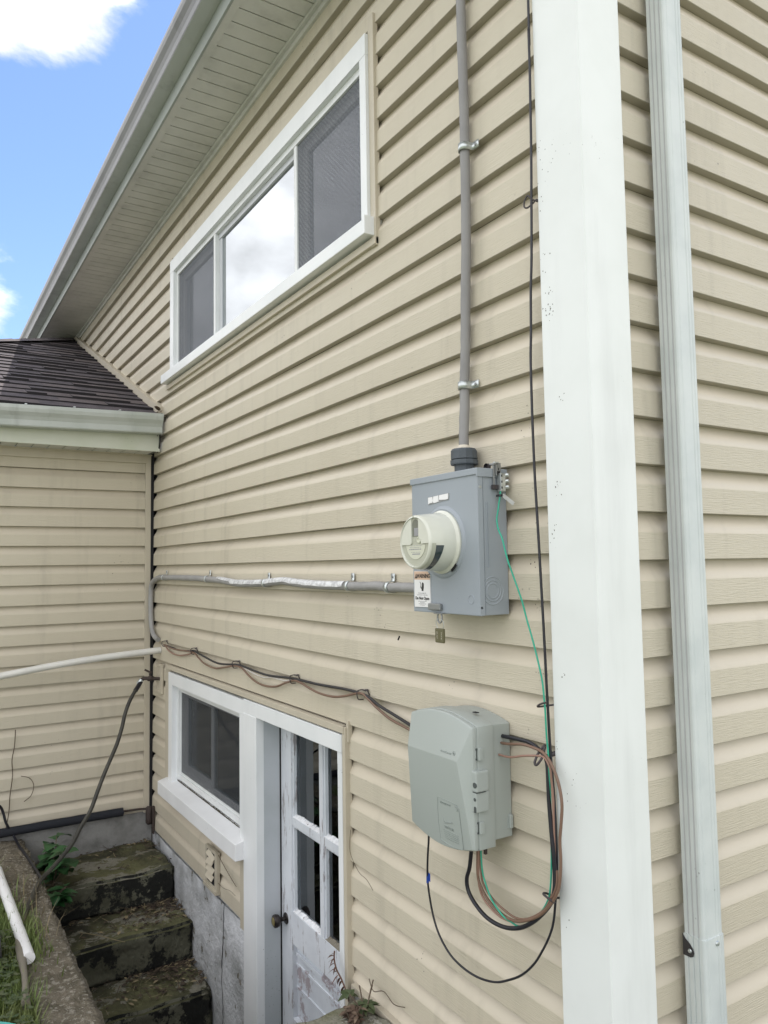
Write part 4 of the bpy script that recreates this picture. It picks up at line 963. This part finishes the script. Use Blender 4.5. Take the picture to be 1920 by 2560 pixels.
g1 = [(-.318, -.036, .188), (-.317, -.040, .168), (-.316, -.045, .150), (-.310, -.055, .125), (-.308, -.062, .100), (-.296, -.068, .072), (-.279, -.070, .046), (-.268, -.070, .013), (-0.260,-0.068,-0.016),(-0.247,-0.064,-0.052),(-0.232,-0.060,-0.092),(-0.221,-0.054,-0.131),(-0.212,-0.048,-0.177),(-0.198,-0.044,-0.225),(-0.184,-0.042,-0.273),(-0.171,-0.040,-0.327),(-0.166,-0.040,-0.361),(-0.162,-0.040,-0.408),(-0.160,-0.040,-0.468),(-0.158,-0.038,-0.514),(-0.158,-0.036,-0.578),(-0.158,-0.035,-0.671),(-0.161,-0.035,-0.787),(-0.167,-0.036,-0.859),(-0.176,-0.038,-0.893),(-0.200,-0.042,-0.931),(-0.234,-0.047,-0.965),(-0.275,-0.050,-0.991),(-0.303,-0.055,-0.988),(-0.321,-0.066,-0.977),(-0.362,-0.069,-0.950),(-0.387,-0.070,-0.913),(-0.400,-0.071,-0.875),(-0.402,-0.072,-0.80)]
cable('green_wire', g1, .0024, 'green', 'green ground wire from the bonding clamp down to the telecom box', 'wire', n=8)
lp = [(-.640, -.08, -.80), (-0.645,-0.080,-0.867),(-0.660,-0.075,-0.933),(-0.669,-0.070,-0.997),(-0.666,-0.065,-1.052),(-0.654,-0.060,-1.109),(-0.628,-0.057,-1.153),(-0.578,-0.055,-1.188),(-0.515,-0.052,-1.202),(-0.448,-0.050,-1.199),(-0.383,-0.048,-1.182),(-0.334,-0.045,-1.157),(-0.280,-0.042,-1.121),(-0.233,-0.040,-1.074),(-0.200,-0.038,-1.026),(-0.175,-0.035,-0.979),(-0.162,-0.032,-0.937),(-0.154,-0.030,-0.875)]
cable('black_cable', lp, .0032, 'black', 'thin black cable hanging in the widest loop below the telecom box', n=8)
w = MB(); w.tube([(-.668, -.070, -.975), (-.669, -.070, -1.005)], .0042, 8, sub=1); w.box((-.668, -.0705, -.998), (-.655, -.0695, -.974)); t_ = w.build('tape_flag', 'tape', None, origin=(-.668, -.07, -.99)); tag(t_, 'blue tape flag wrapped on the left side of the thin black loop', 'tape')
rb_ = [(-3.70, -.015, -.520), (-3.685,-0.015,-0.522),(-3.532,-0.015,-0.525),(-3.410,-0.015,-0.529),(-3.159,-0.015,-0.515),(-3.112,-0.015,-0.507),(-2.966,-0.015,-0.521),(-2.698,-0.015,-0.540),(-2.423,-0.015,-0.520),(-2.312,-0.015,-0.519),(-2.163,-0.015,-0.526),(-2.010,-0.015,-0.528),(-1.794,-0.015,-0.514),(-1.665,-0.015,-0.510),(-1.492,-0.015,-0.507),(-1.288,-0.015,-0.498),(-1.165,-0.015,-0.498),(-1.099,-0.015,-0.505),(-1.025,-0.015,-0.525),(-0.934,-0.015,-0.541),(-0.830,-0.018,-0.558), (-.70, -.03, -.575), (-.62, -.03, -.58)]
cable('black_cable', rb_, .0055, 'black_dull', 'dusty black cable clipped along the wall above the basement window and door', n=8)
rn = [(-3.71, -.018, -.522), (-3.696,-0.018,-0.520),(-3.467,-0.018,-0.530),(-3.124,-0.018,-0.518),(-3.018,-0.018,-0.539),(-2.917,-0.018,-0.562),(-2.744,-0.018,-0.571),(-2.600,-0.018,-0.552),(-2.432,-0.018,-0.527),(-2.336,-0.018,-0.530),(-2.259,-0.018,-0.553),(-2.157,-0.018,-0.575),(-2.045,-0.018,-0.580),(-1.925,-0.018,-0.568),(-1.824,-0.018,-0.540),(-1.728,-0.018,-0.518),(-1.659,-0.018,-0.520),(-1.582,-0.018,-0.532),(-1.487,-0.018,-0.541),(-1.377,-0.018,-0.539),(-1.284,-0.018,-0.525),(-1.160,-0.018,-0.497),(-1.105,-0.018,-0.509),(-1.041,-0.018,-0.533),(-0.949,-0.018,-0.559),(-0.826,-0.02,-0.574), (-.70, -.03, -.59), (-.62, -.03, -.595)]
cable('brown_cable', rn, .0048, 'brown', 'brown cable sagging between clips above the basement window and door', n=8)
cable('brown_cable', [(-3.717,-0.012,-0.522),(-3.612,-0.012,-0.554),(-3.438,-0.012,-0.564),(-3.252,-0.012,-0.544),(-3.120,-0.012,-0.518)], .0045, 'brown_pink', 'short faded brown cable sagging between the first two clips near the inner corner', n=8)
cable('white_wire', [(-2.40, -.012, -.518), (-2.336,-0.012,-0.525),(-2.244,-0.012,-0.535),(-2.086,-0.012,-0.545),(-1.977,-0.012,-0.533),(-1.837,-0.012,-0.532),(-1.735,-0.012,-0.515)], .0035, 'white_wire', 'thin white wire between two cable clips above the basement door', 'wire', n=8)
cable('black_cable', [(-3.86, -.02, 1.05), (-3.855, -.022, .98), (-3.85, -.03, .90), (-3.87, -.022, .82), (-3.90, -.016, .775)], .0055, 'black', 'black wire hanging against the right end of the wing gutter', n=8)
cable('black_cable', [(-3.79, -.016, 1.03), (-3.80, -.018, .97), (-3.83, -.018, .90), (-3.83, -.02, .83), (-3.865, -.016, .78)], .005, 'black_dull', 'slack black wire just right of the wing gutter end under a dead leaf', n=8)

# pipe straps: two upright, five along the level cable, one shape each
def make_strap():
    r = empty('pipe_strap', (0, 0, 0), 'x', 'pipe strap')
    # strap around an upright cable whose centre is at the origin, tab to +x, wall at y = .022
    w = MB(); pr = []
    for i in range(15): a = R_(-205+230*i/14); pr.append((math.sin(a)*.0185*-1, -math.cos(a)*.0185))
    pr = [(-.0185, .020)]+[(-.0185*math.cos(t), -.0185*math.sin(t)) for t in [math.pi*i/12 for i in range(13)]]+[(.0185, .012), (.022, .0165), (.048, .0175)]
    vs = []
    for (x, y) in pr: vs += [(x, y, -.0115), (x, y, .0115)]
    vs2 = [Vector(v) for v in vs]
    w.add(vs2, [(2*i, 2*i+1, 2*i+3, 2*i+2) for i in range(len(pr)-1)], 0, True)
    o = w.build('band', 'galv', r); sm = o.modifiers.new('thick', 'SOLIDIFY'); sm.thickness = .0018
    w = MB(); w.lathe([(0, .0045), (.0040, .0040), (.0052, .002), (.0052, -.002)], (.036, .0165, 0), (0, -1, 0), 8, 0, False); w.build('screw', 'dull_metal', r)
    return r
s0 = make_strap(); s0.location = (-.4595, -.0235, 1.262); s0['label'] = 'shiny strap holding the upright cable high on the wall, upper of two'; s0['group'] = 'straps on the upright service cable'
s1 = copy_tree(s0); s1.location = (-.4865, -.0245, .520); s1['label'] = 'shiny strap holding the upright cable nearest the top of the meter box'
lbl = ('strap on the level cable right beside the inner wall corner', 'strap on the level cable second from the inner wall corner, where the silver starts', 'strap on the level cable in the middle of the silver stretch',
       'strap on the level cable second left of the meter box', 'strap on the level cable closest to the meter box')
for (x, z), l in zip(((-3.690, -.081), (-2.843, -.085), (-2.020, -.098), (-1.220, -.100), (-.935, -.101)), lbl):
    s = copy_tree(s0); s.location = (x, -.0245, z); s.rotation_euler = (0, R_(-90), 0); s.scale = (1.0, 1, 1); s['label'] = l; s['group'] = 'straps on the level grey cable'
    for ch in s.children:
        if ch.name.startswith('band'):
            ch.data = ch.data.copy() if not bpy.data.meshes.get('band_dull') else bpy.data.meshes['band_dull']
            if ch.data.name != 'band_dull': ch.data.name = 'band_dull'; ch.data.materials[0] = M['dull_metal'] if False else M['galv']
# cable clips under the window run
w0 = None
for x, z, l in ((-3.705, -.507, 'cable clip nearest the inner corner beside the white pipe end'), (-3.106, -.504, 'cable clip above the left part of the basement window'), (-2.428, -.514, 'cable clip above the post between basement window and door'),
                (-1.733, -.507, 'cable clip above the middle of the basement door'), (-1.146, -.496, 'cable clip just left of the telecom box')):
    if w0 is None:
        w = MB(); w.tube([(-.020, .006, .010), (-.020, -.020, .008), (-.020, -.024, -.004), (-.020, -.018, -.024), (-.020, .004, -.026)], .0022, 6, sub=3)
        w.tube([(-.020, -.006, .010), (.022, -.006, .012), (.030, -.004, .006), (.024, .004, -.006)], .0026, 6, sub=3); w.tube([(.006, -.004, .011), (.026, -.004, .014)], .004, 6, sub=1)
        w0 = w.build('cable_clip', 'clip'); o = w0
    else: o = w0.copy(); COL.objects.link(o)
    o.location = (x, -.004, z); tag(o, l, 'cable clip', 'clips on the cables above the basement window')
# ties and hooks beside the corner post
def hook(pts, r, name, label, m='clip', cat='hook'):
    w = MB(); w.tube(pts, r, 7, sub=4); o = w.build(name, m, None, origin=pts[0]); tag(o, label, cat)
hook([(-.1525, -.012, .964), (-.156, -.022, .968), (-.165, -.026, .960), (-.176, -.036, .950), (-.186, -.038, .956), (-.187, -.036, .972), (-.176, -.034, .985), (-.166, -.032, .972), (-.153, -.018, .962)], .0024, 'wire_hook', 'wire hook looped round the thin black cable high beside the post')
hook([(-.1525, -.012, -.394), (-.165, -.030, -.397), (-.190, -.040, -.402), (-.172, -.046, -.392), (-.155, -.040, -.386)], .0026, 'cable_tie', 'grey tie where the green wire meets the thin black cable', cat='cable tie')
hook([(-.1530, -.012, -.518), (-.160, -.024, -.522), (-.172, -.040, -.532)], .0062, 'wall_plug', 'dark peg on the post edge at the top of the cable bundle', cat='peg')
hook([(-.178, -.028, -.500), (-.190, -.040, -.520), (-.194, -.052, -.545), (-.182, -.056, -.548), (-.172, -.045, -.528), (-.178, -.030, -.505)], .0034, 'cable_tie', 'dark tie cinching the top of the cable bundle right of the telecom box', cat='cable tie')
hook([(-.1525, -.012, -.884), (-.166, -.024, -.884), (-.176, -.040, -.874), (-.168, -.060, -.868), (-.145, -.062, -.872), (-.140, -.050, -.882), (-.160, -.032, -.888)], .0030, 'cable_tie', 'grey tie gathering the bottom of the cable bundle beside the post', cat='cable tie')

# ================================================================== PIPES, HOSE, TAP
cable('water_pipe', [(-3.85, -.002, -.568), (-3.85, -.39, -.590), (-3.85, -.70, -.620), (-3.85, -.967, -.655), (-3.85, -1.6, -.73), (-3.85, -2.9, -.90), (-3.85, -2.96, -.93), (-3.85, -2.98, -1.0), (-3.85, -2.98, -1.74)], .0215, 'pvc', 'white plastic pipe sticking out of the house wall by the inner corner', 'pipe', n=18, sub=2)
cable('water_pipe', [(-3.45, -1.000, -1.655), (-3.318, -.999, -1.655), (-2.75, -.990, -1.652), (-2.300, -.984, -1.650)], .0245, 'pvc2', 'bright white plastic pipe lying along the kerb edge in the grass', 'pipe', n=18, sub=1)
cable('foam_pipe', [(-4.015, -1.9, -1.640), (-4.015, -.93, -1.632), (-4.015, -.5, -1.632), (-4.015, -.20, -1.634)], .027, 'foam', 'black foam covered pipe along the foot of the wing wall', 'pipe', n=18, wob=.1, sub=4)
cable('iron_rod', [(-4.03, -.21, -1.636), (-4.03, -.10, -1.640), (-4.02, -.03, -1.645)], .007, 'iron', 'rusty rods between the foam covered pipe end and the inner corner', 'rod', n=8)
w = MB(); rock(w, (-4.03, -.045, -1.74), (-3.992, -.008, -1.63), .012, 77, .03, 0, .006); w.box((-3.985, -.016, -1.80), (-3.962, -.004, -1.62), 0, .001, None)
t_ = w.build('corner_block', 'iron', None, origin=(-4.0, -.03, -1.76)); tag(t_, 'rusty brown metal lump at the foot of the inner corner', 'metal block')
hs = [(-3.88, -0.12, -0.763), (-3.861, -0.143, -0.793), (-3.833, -0.169, -0.817), (-3.801, -0.213, -0.875), (-3.765, -0.25, -0.946), (-3.727, -0.28, -1.031), (-3.686, -0.317, -1.112), (-3.642, -0.361, -1.182), (-3.597, -0.411, -1.263), (-3.551, -0.46, -1.353), (-3.502, -0.508, -1.44), (-3.452, -0.572, -1.512), (-3.401, -0.622, -1.574), (-3.349, -0.688, -1.621), (-3.295, -0.751, -1.657), (-3.24, -0.797, -1.669)]+[(-3.151, -.840, -1.674), (-2.984, -.890, -1.676), (-2.847, -.932, -1.676), (-2.745, -.965, -1.680), (-2.62, -1.03, -1.70), (-2.5, -1.12, -1.71)]
hose = empty('garden_hose', (-3.2, -.8, -1.67), 'long dusty olive garden hose hanging from the tap and trailing over the kerb', 'hose')
w = MB(); w.tube(hs, .0120, 12, sub=5); w.build('hose_body', 'hose', hose)
w = MB(); w.tube(hs[:3], .0150, 12, sub=3); w.build('black_sleeve', 'black', hose)
w = MB(); w.tube([(-3.875, -.118, -.755), (-3.881, -.14, -.785)], .0165, 14, sub=1); w.build('hose_coupling', 'galv', hose)
tap = empty('outdoor_tap', (-3.83, -.02, -.76), 'dark outdoor tap with lever on the tan block beside the basement window', 'tap')
w = MB(); w.tube([(-3.83, -.004, -.755), (-3.84, -.05, -.752), (-3.85, -.085, -.748)], .011, 10, sub=2); w.lathe([(.016, 0), (.018, .012), (.016, .026), (.012, .03)], (-3.842, -.06, -.750), (-.3, -1, 0), 12); w.tube([(-3.85, -.085, -.748), (-3.866, -.105, -.748), (-3.876, -.118, -.757)], .012, 10, sub=2); w.build('tap_body', 'iron', tap)
w = MB(); w.tube([(-3.845, -.07, -.745), (-3.848, -.075, -.715)], .005, 8, sub=1); w.tube([(-3.848, -.060, -.712), (-3.850, -.075, -.706), (-3.852, -.105, -.690), (-3.850, -.045, -.690)][0:3], .0065, 8, sub=2); w.build('tap_lever', 'iron', tap)
cable('black_cable', [(-3.9, -1.05, -1.36), (-4.0, -.939, -1.464), (-4.0, -.903, -1.572), (-4.0, -.86, -1.655), (-3.86, -.842, -1.685), (-3.722, -.831, -1.683), (-3.429, -.811, -1.683), (-3.246, -.804, -1.68)], .008, 'black', 'black hose slanting across the far end of the kerb', 'hose', n=8)
w = MB(); n = 40
for k in range(7):
    R0 = .135-.002*k; z = -1.70+.020*k
    w.tube([(-2.42+R0*1.35*math.cos(2*math.pi*i/28), -1.215+R0*math.sin(2*math.pi*i/28), z+.004*math.sin(i)) for i in range(29)], .010, 7, sub=1)
t_ = w.build('coiled_hose', 'black', None, origin=(-2.42, -1.215, -1.71)); tag(t_, 'coil of black hose lying in the grass left of the kerb', 'hose')
cable('wooden_stick', [(-2.50, -1.0, -1.655), (-2.33, -1.008, -1.652), (-2.15, -1.018, -1.66), (-1.96, -1.036, -1.672)], lambda t: .016+.004*math.sin(t*7), 'wood', 'grey wooden stick standing in the grass at the tip of the white pipe', 'stick', n=9, wob=.15)
# teal tub at the very bottom
w = MB(); w.lathe([(.20, .0), (.225, .085), (.236, .088), (.238, .094), (.232, .098), (.222, .094), (.198, .006), (0, .006)], (-1.62, -1.285, -1.715), (0, 0, 1), 56)
t_ = w.build('plastic_tub', 'teal', None, origin=(-1.62, -1.285, -1.715)); tag(t_, 'teal plastic tub rim in the grass at the bottom edge of the picture', 'tub')

# ================================================================== PLANTS, LITTER
rnd = random.Random(12)
def leaf(mb, p, d, L, W, mi=0, droop=.3, up_=Vector((0, 0, 1)), lobes=False):
    d = d.normalized(); s = d.cross(up_); s = s.normalized() if s.length > .01 else Vector((1, 0, 0)); nn = s.cross(d)
    pts = [(0, .0), (.18, .55), (.42, 1.), (.68, .75), (.88, .32), (1., 0)]
    L_ = [p+d*(t*L)+s*(w_*W*.5)-up_*droop*L*t*t+nn*(.12*W*w_) for t, w_ in pts]
    Rr = [p+d*(t*L)-s*(w_*W*.5)-up_*droop*L*t*t+nn*(.12*W*w_) for t, w_ in pts]
    Cc = [p+d*(t*L)-up_*droop*L*t*t for t, w_ in pts]
    k = len(pts); mb.add(L_+Cc+Rr, [(i, i+1, k+i+1, k+i) for i in range(k-1)]+[(k+i, k+i+1, 2*k+i+1, 2*k+i) for i in range(k-1)], mi, True)
def plant(name, label, base, stems, leafn, L, W, m, spread, height, palm=False, cat='plant', stem_m='twig', droop=.35):
    root = empty(name, base, label, cat); st = MB(); lf = MB(); b = Vector(base)
    for i in range(stems):
        a = rnd.uniform(0, 6.28); top = b+Vector((math.cos(a)*spread*rnd.uniform(.3, 1), math.sin(a)*spread*rnd.uniform(.3, 1)*.6, height*rnd.uniform(.55, 1)))
        mid = b.lerp(top, .5)+Vector((0, 0, height*.12))
        st.tube([b, mid, top], .0026, 5, sub=3)
        for j in range(leafn):
            t = .35+.65*j/max(1, leafn-1); q = b.lerp(top, t)+Vector((0, 0, height*.12*4*t*(1-t)))
            aa = rnd.uniform(0, 6.28)
            if palm:
                for k in range(5): leaf(lf, q, Vector((math.cos(aa+k*1.1), math.sin(aa+k*1.1), .25)), L*rnd.uniform(.7, 1.1), W, 0, droop)
            else: leaf(lf, q, Vector((math.cos(aa), math.sin(aa), rnd.uniform(-.2, .5))), L*rnd.uniform(.7, 1.2), W*rnd.uniform(.8, 1.1), 0, droop)
    st.build('stem', stem_m, root, normals=False); lf.build('leaves', m, root, normals=False)
    return root
plant('broadleaf_weed', 'dark green broad leaved weed growing at the far end of the kerb under the hose', (-3.62, -.70, -1.90), 6, 7, .105, .085, 'leaf', .26, .28)
plant('broadleaf_weed', 'low dark leafy weed hanging over the topmost step beside the kerb', (-3.38, -.74, -1.92), 5, 6, .09, .07, 'leaf', .20, .16)
plant('creeper_sprig', 'green five leaved creeper at the foot of the siding right of the door', (-1.05, -.08, -1.60), 4, 1, .055, .018, 'leaf2', .13, .11, palm=True)
plant('creeper_sprig', 'broad green leaves against the door edge on the concrete end', (-1.20, -.06, -1.60), 2, 2, .05, .038, 'leaf2', .04, .04)
plant('dead_plant', 'brown withered flower cluster in the weeds near the bottom edge', (-1.05, -.13, -1.60), 12, 8, .026, .018, 'leaf_dead', .06, .065)
# reddish sprig climbing the door edge
root = empty('red_sprig', (-1.245, -.04, -1.60), 'reddish sprig with narrow leaves climbing the right edge of the door frame', 'plant')
w = MB(); pts = [(-1.235, -.04, -1.625), (-1.25, -.045, -1.59), (-1.27, -.05, -1.56), (-1.300, -.055, -1.535), (-1.318, -.055, -1.505), (-1.315, -.055, -1.475)]
w.tube(pts, .003, 6, sub=3); w.build('stem', 'leaf_red', root)
w = MB()
for i in range(4, 18):
    t = i/18*(len(pts)-1); a = Vector(pts[int(t)]).lerp(Vector(pts[min(int(t)+1, 5)]), t-int(t)); leaf(w, a, Vector((rnd.uniform(-1, .3), rnd.uniform(-.6, .1), rnd.uniform(-.8, .1))), rnd.uniform(.02, .045), .012, 0, .5)
w.build('leaves', 'leaf_red', root, normals=False)
# dry vine runners
def vine(name, pts, label, m='twig', r=.0016):
    cable(name, pts, r, m, label, 'vine', n=5)
vine('dry_vine', [(-4.042, -.855, -1.02), (-4.040, -.860, -1.12), (-4.042, -.872, -1.203), (-4.040, -.868, -1.30), (-4.042, -.880, -1.42), (-4.040, -.885, -1.52), (-4.04, -.90, -1.62)], 'thin dry vine climbing the wing wall at the left edge', r=.0028)
vine('dry_vine', [(-4.040, -.82, -1.31), (-4.040, -.77, -1.33), (-4.041, -.745, -1.38), (-4.040, -.76, -1.44), (-4.041, -.80, -1.47)], 'short curling vine stem beside the taller one on the wing wall', r=.0022)
vine('dry_vine', [(-.90, -.012, -1.50), (-.96, -.018, -1.515), (-1.02, -.02, -1.50), (-1.09, -.02, -1.53), (-1.12, -.02, -1.50)], 'dry runner arching over the lowest siding right of the door')
vine('dry_vine', [(-1.255, -.012, -1.02), (-1.258, -.014, -1.10), (-1.20, -.012, -1.155), (-1.14, -.012, -1.165), (-1.10, -.010, -1.19)], 'thin dark root creeping out of the gap right of the door', r=.0010)
vine('dry_vine', [(-2.70, -.012, -1.555), (-2.62, -.018, -1.57), (-2.53, -.016, -1.60), (-2.43, -.016, -1.625)], 'dark twig stuck to the siding beside the broken vent', r=.0018)
vine('dry_vine', [(-2.73, -.012, -1.70), (-2.62, -.016, -1.695), (-2.52, -.016, -1.675), (-2.44, -.018, -1.672)], 'thin wire crossing the siding right of the broken vent', r=.0009)
w = MB(); 
for i in range(5): leaf(w, Vector((-3.80, -.035, 1.045)), Vector((rnd.uniform(-1, 1), rnd.uniform(-.8, .1), rnd.uniform(-1, 1))), .055, .035, 0, .2)
t_ = w.build('dead_leaf', 'leaf_dead', None, normals=False, origin=(-3.8, -.03, 1.04)); tag(t_, 'curled dead leaf caught at the right end of the wing gutter', 'leaf')
# bug and wasp remains
w = MB(); w.tube([(-.912, -.006, -.283), (-.900, -.008, -.270)], .0028, 6, sub=1); t_ = w.build('insect', 'gap', None, origin=(-.906, -.006, -.276)); tag(t_, 'small dark insect on the siding left below the meter box', 'insect')

# grass by the kerb
def blades(name, mname, N_, reg, hmin, hmax, lean, seed, width=.0028):
    r_ = random.Random(seed); w = MB()
    for i in range(N_):
        x, y, z0 = reg(r_); h = r_.uniform(hmin, hmax)*(.4+.6*r_.random()); a = r_.uniform(0, 6.28); l = lean*r_.uniform(.2, 1)*h; wd = width*r_.uniform(.6, 1.4)
        s = Vector((math.cos(a+1.57), math.sin(a+1.57), 0))*wd; dx = Vector((math.cos(a), math.sin(a), 0))
        p0 = Vector((x, y, z0)); p1 = p0+dx*l*.3+Vector((0, 0, h*.55)); p2 = p0+dx*l+Vector((0, 0, h))
        w.add([p0-s, p0+s, p1+s*.7, p1-s*.7, p2], [(0, 1, 2, 3), (3, 2, 4)], 0, True)
    o = w.build(name, mname, normals=False); tag(o, kind='stuff'); return o
blades('grass', 'grass', 9000, lambda r: (r.uniform(-3.6, -1.45), -1.0-abs(r.gauss(0, .16)), -1.735), .03, .13, .8, 5)
blades('grass', 'grass', 26000, lambda r: (r.uniform(-3.9, .9), -1.02-abs(r.gauss(0, .9)), -1.737), .02, .09, .9, 25, .0034)
blades('grass', 'grass', 700, lambda r: (r.gauss(-2.62, .18), r.gauss(-.96, .035), -1.70), .03, .10, .9, 6)
blades('tall_grass', 'straw', 40, lambda r: (r.uniform(-3.3, -2.5), r.uniform(-1.02, -.84), -1.70), .10, .24, 1.1, 8, .0018)
blades('tall_grass', 'leaf2', 60, lambda r: (r.uniform(-1.18, -.92), r.uniform(-.55, -.1), -1.65), .05, .15, .7, 9, .0020)
def clover(N_, reg, seed):
    r_ = random.Random(seed); w = MB()
    for i in range(N_):
        p = Vector(reg(r_)); 
        for k in range(3): a = r_.uniform(0, 6.28); leaf(w, p, Vector((math.cos(a), math.sin(a), .3)), .018, .016, 0, .2)
    o = w.build('clover', 'leaf2', normals=False); tag(o, kind='stuff')
clover(260, lambda r: (r.uniform(-2.7, -1.6), -1.03-abs(r.gauss(0, .09)), -1.70+r.uniform(0, .07)), 4)
# litter on the treads
r_ = random.Random(5); w = MB()
for i in range(1300):
    s_ = r_.choice((0, 1, 1, 1, 2, 2, 2, 3, 4)); x0_, x1_, z_ = ((-4.03, -3.60, -1.866), (-3.53, -3.22, -2.076), (-3.17, -2.87, -2.291), (-2.82, -2.5, -2.503), (-2.4, -1.3, -2.716))[s_]
    x = x0_+(x1_-x0_)*r_.random()**2.0; y = -abs(r_.gauss(0, .20))-.01 if r_.random() < .8 else r_.uniform(-.78, -.02)
    if y < -.78: continue
    a = r_.uniform(0, 6.28); L = r_.uniform(.012, .045); d = Vector((math.cos(a), math.sin(a), r_.uniform(-.05, .30)))
    mi = r_.choice((0, 0, 0, 1, 2))
    if r_.random() < .55: leaf(w, Vector((x, y, z_+.010)), d, L, L*.45, mi, .1)
    else:
        s = Vector((-d.y, d.x, 0))*.0016; p = Vector((x, y, z_+.010)); q = p+d*L*1.9; w.add([p-s, p+s, q+s, q-s], [(0, 1, 2, 3)], mi)
t_ = w.build('leaf_litter', ['litter', 'litter_dark', 'straw'], normals=False); tag(t_, kind='stuff')
r_ = random.Random(15); w = MB()
for (x, y, z) in ((-3.06, -.28, -2.49), (-3.02, -.14, -2.49), (-2.62, -.10, -2.49)): pass
w.prism([(-2.70, -.46), (-2.56, -.42), (-2.50, -.22), (-2.545, -.19), (-2.60, -.33), (-2.72, -.40)], -2.488, -2.481, 'z')
t_ = w.build('paper_scrap', 'debris', None, origin=(-2.6, -.3, -2.49)); tag(t_, 'crumpled white scrap lying on the lowest visible step', 'scrap')
cable('dry_twig', [(-3.30, -.60, -2.03), (-3.22, -.52, -2.035), (-3.14, -.44, -2.05), (-3.10, -.40, -2.055)], .002, 'straw', 'pale dry twig lying across the second step', 'twig', n=5)

# fly specks and cobweb crumbs stuck to post and siding
r_ = random.Random(21)
def specks(name, parent, centres, plane, n_, sp_, sz):
    w = MB()
    for (a, z) in centres:
        for i in range(r_.randint(max(2, n_-4), n_+4)):
            u = a+r_.gauss(0, sp_); zz = z+r_.gauss(0, sp_*1.2); l = sz*r_.uniform(.5, 1.3); th = r_.uniform(-.7, .9); q = .35*l
            du, dz_ = math.sin(th)*l, math.cos(th)*l; nu, nz_ = math.cos(th)*q, -math.sin(th)*q
            P4 = [(u-nu, zz-nz_), (u+nu, zz+nz_), (u+du+nu, zz+dz_+nz_), (u+du-nu, zz+dz_-nz_)]
            w.add([plane(p, q_) for p, q_ in P4], [(0, 1, 2, 3)])
    o = w.build(name, 'speck', parent, normals=False); o['kind'] = 'stuff'
pst = [o for o in house.children if o.name.startswith('corner_post')][0]
specks('specks', pst, [(-.125, .80), (-.10, .74), (-.128, .69), (-.122, .655), (-.110, .635), (-.095, .41), (-.112, .17), (-.118, .05), (-.10, -.30), (-.08, -.55), (-.12, -.95), (-.14, .95)], lambda u, z: (min(max(u, -.148), -.01), -.0213, z), 5, .013, .0030)
sdg = [o for o in house.children if o.name.startswith('front_siding')][0]
specks('specks', sdg, [(-.235, -.03), (-.22, -.125), (-.215, -.33), (-.72, .20), (-1.05, -.19), (-1.27, -.17), (-1.0, -.24), (-.62, -.40), (-.25, .36), (-.8, -1.3)], lambda u, z: (u, -.0026, z), 4, .013, .0036)
